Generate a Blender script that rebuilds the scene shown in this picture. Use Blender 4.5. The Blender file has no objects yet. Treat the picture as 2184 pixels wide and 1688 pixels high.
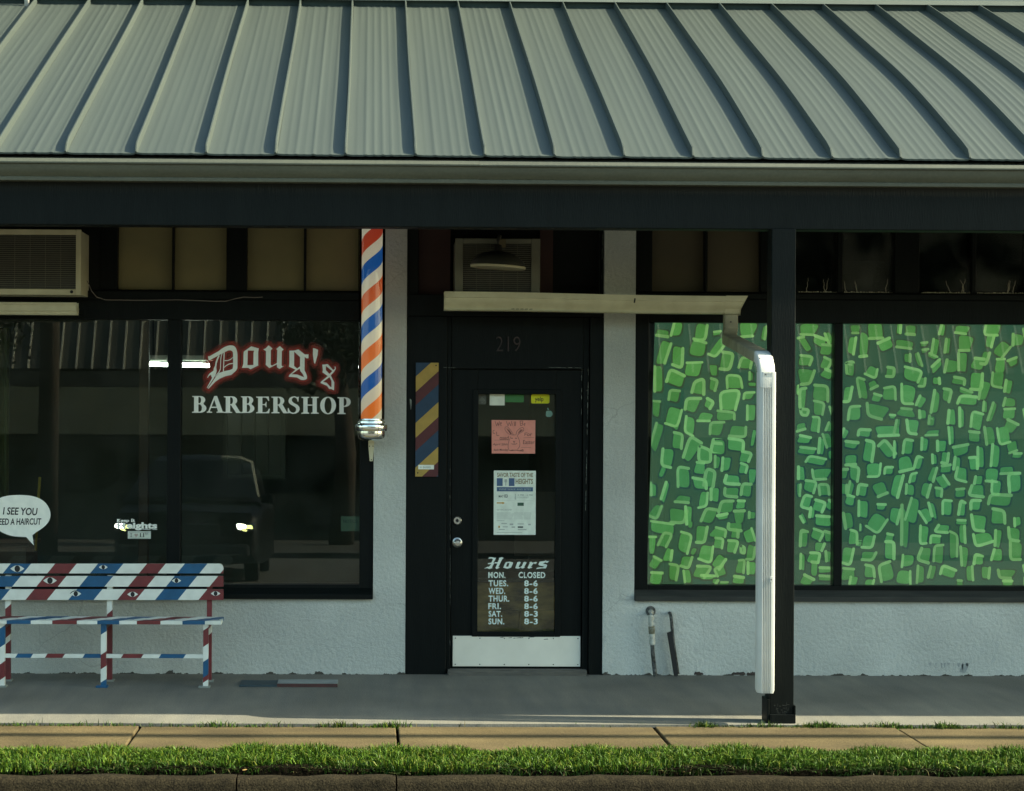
import bpy, bmesh, math, random
import numpy as np
from mathutils import Vector, Matrix, Euler
from mathutils.geometry import tessellate_polygon

R = math.radians
scene = bpy.context.scene
COL = scene.collection

# ------------------------------------------------------------------ camera
W_PX, H_PX, F_PX = 2184.0, 1688.0, 4231.0
PPX, PPY = 864.0, 862.0
CAM_LOC = Vector((0.0, -13.56, 1.85))
YAW, ROLL = R(-1.0), R(0.29)
cd = bpy.data.cameras.new("camera")
cam = bpy.data.objects.new("camera", cd)
COL.objects.link(cam)
cd.sensor_width = 36.0
cd.sensor_fit = 'HORIZONTAL'
cd.lens = F_PX / W_PX * 36.0
cd.shift_x = (W_PX / 2 - PPX) / W_PX
cd.shift_y = (PPY - H_PX / 2) / W_PX
cd.clip_start = 0.05
cd.clip_end = 2000.0
CAM_R = Matrix.Rotation(YAW, 3, 'Z') @ Matrix.Rotation(R(90), 3, 'X') @ Matrix.Rotation(ROLL, 3, 'Z')
cam.matrix_world = Matrix.Translation(CAM_LOC) @ CAM_R.to_4x4()
scene.camera = cam

# ------------------------------------------------------------------ sky and sun
SUN = Vector((1.0, -0.082, 0.72)).normalized()
SUN_EL = math.asin(SUN.z)
SUN_AZ = math.atan2(SUN.x, SUN.y)
world = bpy.data.worlds.new("World")
scene.world = world
world.use_nodes = True
wn = world.node_tree
wn.nodes.clear()
wo = wn.nodes.new('ShaderNodeOutputWorld')
wb = wn.nodes.new('ShaderNodeBackground')
ws = wn.nodes.new('ShaderNodeTexSky')
ws.sky_type = 'NISHITA'
ws.sun_disc = False
ws.sun_elevation = SUN_EL
ws.sun_rotation = SUN_AZ
ws.dust_density = 2.0
wb.inputs['Strength'].default_value = 0.12
wt = wn.nodes.new('ShaderNodeMix'); wt.data_type = 'RGBA'; wt.blend_type = 'MULTIPLY'; wt.inputs['Factor'].default_value = 1.0
wt.inputs['B'].default_value = (0.96, 1.08, 0.90, 1)      # hazy greenish daylight
wn.links.new(ws.outputs[0], wt.inputs['A']); wn.links.new(wt.outputs['Result'], wb.inputs[0])
wn.links.new(wb.outputs[0], wo.inputs[0])

sl = bpy.data.lights.new("sun", 'SUN')
sun = bpy.data.objects.new("sun", sl)
COL.objects.link(sun)
sl.energy = 4.0
sl.angle = R(0.5)
sl.color = (1.0, 0.92, 0.68)
sun.rotation_euler = SUN.to_track_quat('Z', 'Y').to_euler()

scene.view_settings.view_transform = 'Standard'
scene.view_settings.look = 'None'
scene.view_settings.gamma = 1.0
scene.view_settings.use_curve_mapping = False
scene.view_settings.exposure = 1.72

# ------------------------------------------------------------------ helpers
def at(px, py, Y):
    """photo pixel (2184 wide copy) -> world point on the plane y = Y"""
    d = CAM_R @ Vector(((px - PPX) / F_PX, -(py - PPY) / F_PX, -1.0))
    return CAM_LOC + d * ((Y - CAM_LOC.y) / d.y)

def rect(x0, y0, x1, y1, Y):
    cx, cy = (x0 + x1) / 2, (y0 + y1) / 2
    return at(x0, cy, Y).x, at(x1, cy, Y).x, at(cx, y1, Y).z, at(cx, y0, Y).z

def srgb(r, g, b):
    f = lambda c: (c / 255 / 12.92) if c / 255 <= 0.04045 else ((c / 255 + 0.055) / 1.055) ** 2.4
    return (f(r), f(g), f(b))

class MB:
    """collects polygons for ONE mesh"""
    def __init__(s):
        s.v, s.f, s.m, s.c = [], [], [], []
    def poly(s, pts, m=0, c=None):
        i = len(s.v)
        s.v += [tuple(p) for p in pts]
        s.f.append(tuple(range(i, i + len(pts))))
        s.m.append(m); s.c.append(c)
    def tris(s, verts, faces, m=0, c=None):
        i = len(s.v)
        s.v += [tuple(p) for p in verts]
        for f in faces:
            s.f.append(tuple(i + k for k in f)); s.m.append(m); s.c.append(c)
    def box(s, x0, x1, y0, y1, z0, z1, m=0, c=None):
        v = [(x0, y0, z0), (x1, y0, z0), (x1, y1, z0), (x0, y1, z0), (x0, y0, z1), (x1, y0, z1), (x1, y1, z1), (x0, y1, z1)]
        s.tris(v, [(0, 3, 2, 1), (4, 5, 6, 7), (0, 1, 5, 4), (1, 2, 6, 5), (2, 3, 7, 6), (3, 0, 4, 7)], m, c)
    def prism(s, outline, a0, a1, axis='x', m=0, c=None):
        """outline: list of 2-D points; extruded along axis. x: (y,z)  y: (x,z)  z: (x,y)"""
        mk = {'x': lambda p, a: (a, p[0], p[1]), 'y': lambda p, a: (p[0], a, p[1]), 'z': lambda p, a: (p[0], p[1], a)}[axis]
        n = len(outline)
        A = [mk(p, a0) for p in outline]; B = [mk(p, a1) for p in outline]
        i = len(s.v)
        s.v += A + B
        t = tessellate_polygon([[Vector((p[0], p[1], 0)) for p in outline]])
        fs = [tuple(i + k for k in f) for f in t] + [tuple(i + n + k for k in f) for f in t]
        fs += [(i + k, i + (k + 1) % n, i + n + (k + 1) % n, i + n + k) for k in range(n)]
        s.f += fs; s.m += [m] * len(fs); s.c += [c] * len(fs)
    def rings(s, rings, m=0, closed=True, caps=True, c=None):
        i = len(s.v); n = len(rings[0])
        for r in rings: s.v += [tuple(p) for p in r]
        for k in range(len(rings) - 1):
            for j in range(n if closed else n - 1):
                a, b = i + k * n + j, i + k * n + (j + 1) % n
                s.f.append((a, b, b + n, a + n)); s.m.append(m); s.c.append(c)
        if caps and closed:
            s.f.append(tuple(i + j for j in range(n))[::-1]); s.m.append(m); s.c.append(c)
            s.f.append(tuple(i + (len(rings) - 1) * n + j for j in range(n))); s.m.append(m); s.c.append(c)
    def tube(s, path, r, n=10, m=0, caps=True):
        path = [Vector(p) for p in path]
        rr = r if isinstance(r, (list, tuple)) else [r] * len(path)
        rings = []
        for k, p in enumerate(path):
            t = (path[min(k + 1, len(path) - 1)] - path[max(k - 1, 0)]).normalized()
            ref = Vector((0, 0, 1)) if abs(t.z) < 0.9 else Vector((1, 0, 0))
            a = t.cross(ref).normalized(); b = t.cross(a)
            rings.append([p + a * (math.cos(2 * math.pi * j / n) * rr[k]) + b * (math.sin(2 * math.pi * j / n) * rr[k]) for j in range(n)])
        s.rings(rings, m, caps=caps)
    def lathe(s, prof, cx, cy, n=32, m=0, axis='z'):
        """prof: (radius, height) pairs"""
        rings = []
        for r, h in prof:
            if axis == 'z':
                rings.append([(cx + r * math.cos(2 * math.pi * j / n), cy + r * math.sin(2 * math.pi * j / n), h) for j in range(n)])
            else:   # axis y: cx = x, cy = z, h = y
                rings.append([(cx + r * math.cos(2 * math.pi * j / n), h, cy + r * math.sin(2 * math.pi * j / n)) for j in range(n)])
        s.rings(rings, m)
    def build(s, name, mats, parent=None, smooth=False, bevel=0.0, fixn=True, autos=None):
        me = bpy.data.meshes.new(name)
        me.from_pydata([tuple(p) for p in s.v], [], s.f)
        mats = mats if isinstance(mats, (list, tuple)) else [mats]
        for mt in mats: me.materials.append(mt)
        me.polygons.foreach_set('material_index', s.m)
        if any(c is not None for c in s.c):
            at_ = me.attributes.new('Col', 'FLOAT_COLOR', 'FACE')
            at_.data.foreach_set('color', [k for c in s.c for k in (*(c or (1, 1, 1)), 1.0)])
        if fixn:
            b = bmesh.new(); b.from_mesh(me)
            bmesh.ops.recalc_face_normals(b, faces=b.faces)
            b.to_mesh(me); b.free()
        if smooth:
            me.polygons.foreach_set('use_smooth', [True] * len(me.polygons))
        if autos is not None:
            me.polygons.foreach_set('use_smooth', [True] * len(me.polygons))
            me.set_sharp_from_angle(angle=R(autos))
        me.update()
        o = bpy.data.objects.new(name, me)
        COL.objects.link(o)
        if parent is not None: attach(o, parent)
        if bevel > 0:
            md = o.modifiers.new('edge', 'BEVEL'); md.width = bevel; md.segments = 2; md.limit_method = 'ANGLE'; md.angle_limit = R(40)
        return o

ORIGIN = {}
def world_loc(o):
    return ORIGIN.get(o.name, Vector((0, 0, 0)))

def attach(o, parent):
    o.parent = parent
    o.matrix_parent_inverse = Matrix.Translation(-world_loc(parent))

def thing(name, label, cat, loc=(0, 0, 0), group=None):
    o = bpy.data.objects.new(name, None)
    COL.objects.link(o)
    o.location = loc
    o.empty_display_size = 0.1
    ORIGIN[o.name] = Vector(loc)
    tag(o, label, cat, group)
    return o

def tag(o, label=None, cat=None, group=None, kind=None):
    if label: o['label'] = label
    if cat: o['category'] = cat
    if group: o['group'] = group
    if kind: o['kind'] = kind
    return o

def tess(loops):
    """loops: outer + holes, 2-D; -> verts, tris"""
    vs = [p for l in loops for p in l]
    ts = tessellate_polygon([[Vector((p[0], p[1], 0)) for p in l] for l in loops])
    return vs, [tuple(t) for t in ts]

def arc(cx, cy, rx, ry, a0, a1, n=14):
    return [(cx + rx * math.cos(R(a0 + (a1 - a0) * k / n)), cy + ry * math.sin(R(a0 + (a1 - a0) * k / n))) for k in range(n + 1)]

def clip(poly, x0, x1, y0, y1):
    def cut(P, f, g):
        out = []
        for i in range(len(P)):
            a, b = P[i], P[(i + 1) % len(P)]
            fa, fb = f(a), f(b)
            if fa >= 0: out.append(a)
            if (fa >= 0) != (fb >= 0):
                t = fa / (fa - fb)
                out.append((a[0] + t * (b[0] - a[0]), a[1] + t * (b[1] - a[1])))
        return out
    for f in (lambda p: p[0] - x0, lambda p: x1 - p[0], lambda p: p[1] - y0, lambda p: y1 - p[1]):
        poly = cut(poly, f, None)
        if len(poly) < 3: return []
    return poly

def text_geo(body, bold=0.0, shear=0.0, spacing=1.0):
    """flat text as (verts2d, faces) from the built-in font"""
    cu = bpy.data.curves.new('text', 'FONT')
    cu.body = body; cu.size = 1.0; cu.offset = bold; cu.shear = shear; cu.space_character = spacing
    cu.resolution_u = 3
    o = bpy.data.objects.new('text', cu)
    COL.objects.link(o)
    dg = bpy.context.evaluated_depsgraph_get()
    dg.update()
    me = bpy.data.meshes.new_from_object(o.evaluated_get(dg))
    vs = [(v.co.x, v.co.y) for v in me.vertices]
    fs = [tuple(p.vertices) for p in me.polygons]
    bpy.data.objects.remove(o); bpy.data.curves.remove(cu); bpy.data.meshes.remove(me)
    return vs, fs

def put_text(mb, body, x0, x1, z0, z1, yf, m=0, bold=0.0, shear=0.0, rot=0.0, spacing=1.0):
    """fit text in the box, facing -y; yf(z) gives the depth"""
    vs, fs = text_geo(body, bold, shear, spacing)
    if not vs: return
    ax0 = min(v[0] for v in vs); ax1 = max(v[0] for v in vs)
    ay0 = min(v[1] for v in vs); ay1 = max(v[1] for v in vs)
    out = []
    cx, cz = (x0 + x1) / 2, (z0 + z1) / 2
    for v in vs:
        x = x0 + (v[0] - ax0) / (ax1 - ax0) * (x1 - x0)
        z = z0 + (v[1] - ay0) / (ay1 - ay0) * (z1 - z0)
        if rot:
            dx, dz = x - cx, z - cz
            x, z = cx + dx * math.cos(rot) - dz * math.sin(rot), cz + dx * math.sin(rot) + dz * math.cos(rot)
        out.append((x, yf(z), z))
    mb.tris(out, fs, m)

# ------------------------------------------------------------------ materials
def mat(name, col, rough=0.6, col2=None, nscale=6.0, ncontrast=0.5, bump=0.0, bscale=60.0, metal=0.0, spec=0.5, stretch=None, attr=False, detail=5.0, bdist=0.004):
    m = bpy.data.materials.new(name)
    m.use_nodes = True
    nt = m.node_tree
    b = nt.nodes['Principled BSDF']
    b.inputs['Roughness'].default_value = rough
    b.inputs['Metallic'].default_value = metal
    b.inputs['Specular IOR Level'].default_value = spec
    tc = nt.nodes.new('ShaderNodeTexCoord')
    vec = tc.outputs['Object']
    if stretch:
        mp = nt.nodes.new('ShaderNodeMapping'); mp.inputs['Scale'].default_value = stretch
        nt.links.new(vec, mp.inputs['Vector']); vec = mp.outputs['Vector']
    if attr:
        a = nt.nodes.new('ShaderNodeAttribute'); a.attribute_name = 'Col'
        base = a.outputs['Color']
    else:
        rgb = nt.nodes.new('ShaderNodeRGB'); rgb.outputs[0].default_value = (*col, 1); base = rgb.outputs[0]
    if col2 is not None:
        n = nt.nodes.new('ShaderNodeTexNoise'); n.inputs['Scale'].default_value = nscale; n.inputs['Detail'].default_value = detail
        nt.links.new(vec, n.inputs['Vector'])
        rp = nt.nodes.new('ShaderNodeMapRange')
        rp.inputs['From Min'].default_value = 0.5 - 0.25 * (1 - ncontrast) - 0.02
        rp.inputs['From Max'].default_value = 0.5 + 0.25 * (1 - ncontrast) + 0.02
        nt.links.new(n.outputs['Fac'], rp.inputs['Value'])
        mx = nt.nodes.new('ShaderNodeMix'); mx.data_type = 'RGBA'
        nt.links.new(rp.outputs[0], mx.inputs['Factor'])
        nt.links.new(base, mx.inputs['A'])
        if attr:
            mu = nt.nodes.new('ShaderNodeMix'); mu.data_type = 'RGBA'; mu.blend_type = 'MULTIPLY'; mu.inputs['Factor'].default_value = 1.0
            nt.links.new(base, mu.inputs['A']); mu.inputs['B'].default_value = (*col2, 1)
            nt.links.new(mu.outputs['Result'], mx.inputs['B'])
        else:
            mx.inputs['B'].default_value = (*col2, 1)
        base = mx.outputs['Result']
    nt.links.new(base, b.inputs['Base Color'])
    if bump > 0:
        n2 = nt.nodes.new('ShaderNodeTexNoise'); n2.inputs['Scale'].default_value = bscale; n2.inputs['Detail'].default_value = 6
        nt.links.new(vec, n2.inputs['Vector'])
        bp = nt.nodes.new('ShaderNodeBump'); bp.inputs['Strength'].default_value = bump; bp.inputs['Distance'].default_value = bdist
        nt.links.new(n2.outputs['Fac'], bp.inputs['Height'])
        nt.links.new(bp.outputs[0], b.inputs['Normal'])
    m['base_socket'] = 0
    return m

def emit(name, col, strength):
    m = bpy.data.materials.new(name); m.use_nodes = True
    nt = m.node_tree; nt.nodes.clear()
    o = nt.nodes.new('ShaderNodeOutputMaterial'); e = nt.nodes.new('ShaderNodeEmission')
    e.inputs[0].default_value = (*col, 1); e.inputs[1].default_value = strength
    nt.links.new(e.outputs[0], o.inputs[0])
    return m

def glass(name, tint=(0.9, 0.95, 0.92), ior=1.5, rough=0.0, dirt=0.0):
    m = bpy.data.materials.new(name); m.use_nodes = True
    nt = m.node_tree; nt.nodes.clear()
    o = nt.nodes.new('ShaderNodeOutputMaterial')
    tr = nt.nodes.new('ShaderNodeBsdfTransparent'); tr.inputs[0].default_value = (*tint, 1)
    gl = nt.nodes.new('ShaderNodeBsdfGlossy'); gl.inputs['Roughness'].default_value = rough
    fr = nt.nodes.new('ShaderNodeFresnel'); fr.inputs['IOR'].default_value = ior
    mx = nt.nodes.new('ShaderNodeMixShader')
    nt.links.new(fr.outputs[0], mx.inputs[0]); nt.links.new(tr.outputs[0], mx.inputs[1]); nt.links.new(gl.outputs[0], mx.inputs[2])
    last = mx
    if dirt > 0:
        tc = nt.nodes.new('ShaderNodeTexCoord')
        n = nt.nodes.new('ShaderNodeTexNoise'); n.inputs['Scale'].default_value = 3.0; n.inputs['Detail'].default_value = 8
        nt.links.new(tc.outputs['Object'], n.inputs['Vector'])
        rp = nt.nodes.new('ShaderNodeMapRange'); rp.inputs['From Min'].default_value = 0.4; rp.inputs['From Max'].default_value = 0.8
        rp.inputs['To Max'].default_value = dirt
        nt.links.new(n.outputs['Fac'], rp.inputs['Value'])
        df = nt.nodes.new('ShaderNodeBsdfDiffuse'); df.inputs[0].default_value = (0.4, 0.4, 0.36, 1)
        m2 = nt.nodes.new('ShaderNodeMixShader')
        nt.links.new(rp.outputs[0], m2.inputs[0]); nt.links.new(mx.outputs[0], m2.inputs[1]); nt.links.new(df.outputs[0], m2.inputs[2])
        last = m2
    nt.links.new(last.outputs[0], o.inputs[0])
    return m

M = {}
M['dark'] = mat('black_green_paint', (0.0030, 0.0048, 0.0044), 0.55, (0.0045, 0.0068, 0.006), 9, 0.2, 0.25, 40, spec=0.2)
M['dark_wood'] = mat('dark_painted_wood', (0.0024, 0.0038, 0.0034), 0.5, (0.0040, 0.0058, 0.0052), 5, 0.3, 0.35, 22, spec=0.13, stretch=(6, 6, 0.7))
M['cream'] = mat('cream_enamel', (0.60, 0.55, 0.37), 0.5, (0.48, 0.43, 0.28), 8, 0.3, 0.1, 30)
M['white_metal'] = mat('white_gutter_paint', (0.66, 0.65, 0.60), 0.75, (0.56, 0.55, 0.51), 5, 0.2, 0.05, 30, spec=0.2)
M['olive'] = mat('olive_board', (0.24, 0.20, 0.092), 0.7, (0.18, 0.155, 0.075), 3, 0.2, 0.1, 60)
M['brownboard'] = mat('brown_board', (0.10, 0.08, 0.045), 0.7, (0.075, 0.062, 0.036), 3, 0.2, 0.1, 60)
M['redboard'] = mat('oxblood_board', (0.055, 0.018, 0.014), 0.7, (0.03, 0.012, 0.01), 4, 0.2)
M['glass'] = glass('shop_glass', dirt=0.02)
M['dirtyglass'] = glass('dirty_glass', dirt=0.2)
M['chrome'] = mat('chrome', (0.8, 0.8, 0.78), 0.14, metal=1.0)
M['steel'] = mat('satin_steel', (0.6, 0.58, 0.54), 0.3, metal=1.0)
M['black'] = mat('black_marker', (0.01, 0.01, 0.011), 0.7)
M['paper'] = mat('white_paper', (0.82, 0.85, 0.78), 0.8, (0.74, 0.77, 0.70), 12, 0.2)
M['vinyl'] = mat('white_vinyl', (0.90, 0.90, 0.82), 0.6, (0.80, 0.81, 0.74), 20, 0.3)
M['bench_white'] = mat('bench_white', (0.70, 0.72, 0.67), 0.55, (0.6, 0.62, 0.57), 14, 0.3, 0.15, 80)
M['bench_blue'] = mat('bench_blue', (0.006, 0.085, 0.20), 0.5, (0.004, 0.065, 0.155), 14, 0.3, 0.15, 80)
M['bench_red'] = mat('bench_red', (0.165, 0.022, 0.024), 0.5, (0.12, 0.018, 0.02), 14, 0.3, 0.15, 80)

def wall_material():
    m = mat('white_stucco', (0.54, 0.555, 0.515), 0.9, (0.46, 0.475, 0.445), 2.2, 0.1, 0.8, 38, spec=0.2, bdist=0.012)
    nt = m.node_tree; b = nt.nodes['Principled BSDF']
    base = b.inputs['Base Color'].links[0].from_socket
    tc = nt.nodes.new('ShaderNodeTexCoord')
    sx = nt.nodes.new('ShaderNodeSeparateXYZ'); nt.links.new(tc.outputs['Object'], sx.inputs[0])
    # ragged grime line where the wall meets the pavement
    n = nt.nodes.new('ShaderNodeTexNoise'); n.inputs['Scale'].default_value = 7; n.inputs['Detail'].default_value = 7; n.inputs['Roughness'].default_value = 0.65
    nt.links.new(tc.outputs['Object'], n.inputs['Vector'])
    mr = nt.nodes.new('ShaderNodeMapRange'); mr.inputs['From Min'].default_value = 0.48; mr.inputs['From Max'].default_value = 0.75
    mr.inputs['To Min'].default_value = 0.0; mr.inputs['To Max'].default_value = 0.035
    nt.links.new(n.outputs['Fac'], mr.inputs['Value'])
    lt = nt.nodes.new('ShaderNodeMath'); lt.operation = 'LESS_THAN'
    nt.links.new(sx.outputs['Z'], lt.inputs[0]); nt.links.new(mr.outputs[0], lt.inputs[1])
    mx = nt.nodes.new('ShaderNodeMix'); mx.data_type = 'RGBA'
    nt.links.new(lt.outputs[0], mx.inputs['Factor']); nt.links.new(base, mx.inputs['A']); mx.inputs['B'].default_value = (0.075, 0.07, 0.06, 1)
    # hair cracks
    n3 = nt.nodes.new('ShaderNodeTexNoise'); n3.inputs['Scale'].default_value = 4.0; n3.inputs['Detail'].default_value = 6
    nt.links.new(tc.outputs['Object'], n3.inputs['Vector'])
    ad = nt.nodes.new('ShaderNodeMix'); ad.data_type = 'RGBA'; ad.inputs['Factor'].default_value = 0.12
    nt.links.new(tc.outputs['Object'], ad.inputs['A']); nt.links.new(n3.outputs['Color'], ad.inputs['B'])
    vo = nt.nodes.new('ShaderNodeTexVoronoi'); vo.feature = 'DISTANCE_TO_EDGE'; vo.inputs['Scale'].default_value = 2.3
    nt.links.new(ad.outputs['Result'], vo.inputs['Vector'])
    l2 = nt.nodes.new('ShaderNodeMath'); l2.operation = 'LESS_THAN'; l2.inputs[1].default_value = 0.006
    nt.links.new(vo.outputs['Distance'], l2.inputs[0])
    n4 = nt.nodes.new('ShaderNodeTexNoise'); n4.inputs['Scale'].default_value = 1.3
    nt.links.new(tc.outputs['Object'], n4.inputs['Vector'])
    l3 = nt.nodes.new('ShaderNodeMapRange'); l3.inputs['From Min'].default_value = 0.5; l3.inputs['From Max'].default_value = 0.62; l3.inputs['To Max'].default_value = 0.28
    nt.links.new(n4.outputs['Fac'], l3.inputs['Value'])
    ml = nt.nodes.new('ShaderNodeMath'); ml.operation = 'MULTIPLY'
    nt.links.new(l2.outputs[0], ml.inputs[0]); nt.links.new(l3.outputs[0], ml.inputs[1])
    m2 = nt.nodes.new('ShaderNodeMix'); m2.data_type = 'RGBA'
    nt.links.new(ml.outputs[0], m2.inputs['Factor']); nt.links.new(mx.outputs['Result'], m2.inputs['A']); m2.inputs['B'].default_value = (0.2, 0.2, 0.19, 1)
    nt.links.new(m2.outputs['Result'], b.inputs['Base Color'])
    return m
M['stucco'] = wall_material()

def roof_material():
    m = mat('galvalume_sheet', (0.058, 0.070, 0.061), 0.55, (0.044, 0.054, 0.049), 2.5, 0.0, spec=0.22, stretch=(9.0, 0.16, 0.16), detail=4)
    return m
M['roof'] = roof_material()
M['gutter'] = mat('sage_gutter_paint', (0.085, 0.088, 0.062), 0.5, (0.068, 0.072, 0.052), 6, 0.2, 0.05, 20, stretch=(0.6, 4, 4))
M['concrete'] = mat('walkway_concrete', (0.205, 0.195, 0.16), 0.85, (0.150, 0.148, 0.132), 2.0, 0.15, 0.5, 45, spec=0.25, stretch=(4.5, 0.5, 1), detail=8)
M['tan'] = mat('sidewalk_concrete', (0.145, 0.110, 0.054), 0.9, (0.080, 0.062, 0.034), 1.5, 0.1, 0.9, 60, spec=0.15, stretch=(1, 2.5, 1), detail=9)
M['kerb'] = mat('dirty_kerb_concrete', (0.030, 0.0235, 0.013), 0.95, (0.014, 0.0115, 0.007), 26, 0.1, 0.8, 110, spec=0.1, bdist=0.006, detail=10)
def speckle(m, lo=0.72, hi=1.12, fine=190.0, broad=0.9):
    nt = m.node_tree; b = nt.nodes['Principled BSDF']
    base = b.inputs['Base Color'].links[0].from_socket
    tc = nt.nodes.new('ShaderNodeTexCoord')
    for sc_, a, c, dt in ((fine, lo, hi, 2), (broad, 0.82, 1.12, 9)):
        n = nt.nodes.new('ShaderNodeTexNoise'); n.inputs['Scale'].default_value = sc_; n.inputs['Detail'].default_value = dt
        nt.links.new(tc.outputs['Object'], n.inputs['Vector'])
        r_ = nt.nodes.new('ShaderNodeMapRange'); r_.inputs['From Min'].default_value = .35; r_.inputs['From Max'].default_value = .65
        r_.inputs['To Min'].default_value = a; r_.inputs['To Max'].default_value = c
        nt.links.new(n.outputs['Fac'], r_.inputs['Value'])
        mx = nt.nodes.new('ShaderNodeMix'); mx.data_type = 'RGBA'; mx.blend_type = 'MULTIPLY'; mx.inputs['Factor'].default_value = 1
        nt.links.new(base, mx.inputs['A']); nt.links.new(r_.outputs[0], mx.inputs['B']); base = mx.outputs['Result']
    nt.links.new(base, b.inputs['Base Color'])
speckle(M['tan'], .62, 1.2, 130, 1.7); speckle(M['concrete'], .78, 1.12, 110, 1.1); speckle(M['kerb'], .5, 1.5, 120, 2.0); speckle(M['stucco'], .86, 1.08, 150, .8); speckle(M['gutter'], .9, 1.06, 60, .7)
M['soil'] = mat('verge_soil', (0.009, 0.007, 0.004), 1.0, (0.004, 0.0032, 0.002), 12, 0.4, 1.0, 40, bdist=0.02, spec=0.03)
M['asphalt'] = mat('road_asphalt', (0.075, 0.072, 0.062), 0.95, (0.055, 0.054, 0.048), 6, 0.3, 0.6, 120)
M['grass'] = mat('grass_blades', (1, 1, 1), 0.6, (0.75, 0.8, 0.7), 20, 0.3, attr=True, spec=0.25)
M['foliage'] = mat('tree_leaves', (1, 1, 1), 0.6, (0.6, 0.7, 0.6), 4, 0.3, attr=True)
M['bark'] = mat('tree_bark', (0.07, 0.05, 0.035), 0.95, (0.04, 0.03, 0.02), 8, 0.3, 0.8, 20)

exec_parts = []
random.seed(7)

# ================================================================== SETTING: ground
def structure(name, mb, m, **k):
    o = mb.build(name, m, **k); o['kind'] = 'structure'; return o

g = MB(); g.box(-150, 150, -150, 60, -0.9, -0.16)
structure('ground', g, mat('far_ground', (0.09, 0.08, 0.055), 0.95, (0.06, 0.065, 0.035), 0.3, 0.2))
g = MB(); g.box(-120, 120, -23.0, -3.66, -0.5, -0.125)
structure('road', g, M['asphalt'])
g = MB(); g.box(-120, 120, -30.5, -23.0, -0.5, -0.02)
structure('opposite_pavement', g, mat('dull_paving', (0.05, 0.048, 0.04), 0.9, (0.035, 0.034, 0.03), 2, 0.2))

WALK_Y = -2.09
g = MB()
xs = np.linspace(-9, 12, 64)
ed = [WALK_Y + 0.006 * math.sin(x * 2.1) + 0.004 * math.sin(x * 7.3) for x in xs]
for k in range(len(xs) - 1):
    g.prism([(xs[k], ed[k]), (xs[k + 1], ed[k + 1]), (xs[k + 1], 0.3), (xs[k], 0.3)], -0.3, 0.0, 'z')
structure('walkway', g, M['concrete'])

# sidewalk slabs, open joints between
g = MB()
def gx(px, py): # ground point z=0 -> X
    d = CAM_R @ Vector(((px - PPX) / F_PX, -(py - PPY) / F_PX, -1.0))
    t = (0.0 - CAM_LOC.z) / d.z
    return CAM_LOC + d * t
joints = [gx(286, 1562).x, gx(848, 1562).x, gx(1408, 1562).x, gx(1934, 1562).x]
SW0, SW1 = -2.90, WALK_Y - 0.012
edges = [joints[0] - 2.9, joints[0] - 1.45] + joints + [joints[3] + 1.45, joints[3] + 2.9, joints[3] + 4.4]
for k in range(len(edges) - 1):
    dz = [-0.012, -0.012, -0.016, -0.014, -0.010, -0.016, -0.012, -0.012, -0.012][k]
    g.box(edges[k] + 0.008, edges[k + 1] - 0.008, SW0, SW1, -0.12, dz)
structure('sidewalk', g, M['tan'], bevel=0.006)
g = MB(); g.box(-12, 14, SW1 - 0.01, WALK_Y + 0.03, -0.2, -0.018); g.box(-12, 14, SW0 - 0.01, SW1 - 0.01, -0.2, -0.055)
structure('joint_soil', g, M['soil'])

# verge soil with a ragged front
g = MB()
nx, ny = 260, 8
KY = -3.52
gv = []
for i in range(nx + 1):
    x = -6 + 13 * i / nx
    row = []
    for j in range(ny + 1):
        t = j / ny
        y = SW0 - 0.01 + (-3.482 + 0.012 * math.sin(x * 5.3) + 0.008 * math.sin(x * 19) - (SW0 - 0.01)) * min(1, j / (ny - 1)) - (0.02 if j == ny else 0)
        z = -0.02 + 0.028 * min(1, t / .35) - 0.016 * t + 0.008 * math.sin(x * 3.1 + t * 4) * t + 0.006 * math.sin(x * 11.7) * t - (0.07 if j == ny else 0)
        row.append((x, y, z))
    gv.append(row)
for i in range(nx):
    for j in range(ny):
        g.poly([gv[i][j], gv[i + 1][j], gv[i + 1][j + 1], gv[i][j + 1]])
structure('verge_soil', g, M['soil'])
g = MB(); g.box(-6, 7, -3.53, -3.40, -0.3, -0.085); structure('kerb_channel', g, M['soil'])

# kerb: long pieces with open joints
g = MB()
kx = [-9, -4.4, -0.66, 0.14, 5.2, 9.5]
for k in range(len(kx) - 1):
    x0, x1 = kx[k] + 0.004, kx[k + 1] - 0.004
    n = 40
    pr = []
    for i in range(n + 1):
        x = x0 + (x1 - x0) * i / n
        w = 0.004 * math.sin(x * 9 + k) + 0.003 * math.sin(x * 23)
        pr.append([(x, KY + 0.005, -0.3), (x, KY + 0.005, -0.045 + w), (x, KY - 0.015, -0.026 + w), (x, KY - 0.085, -0.026 + w), (x, KY - 0.108 - w, -0.036 + w), (x, KY - 0.118 - w, -0.06), (x, KY - 0.14, -0.3)])
    g.rings(pr, closed=True)
structure('kerb', g, M['kerb'], autos=50)

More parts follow.
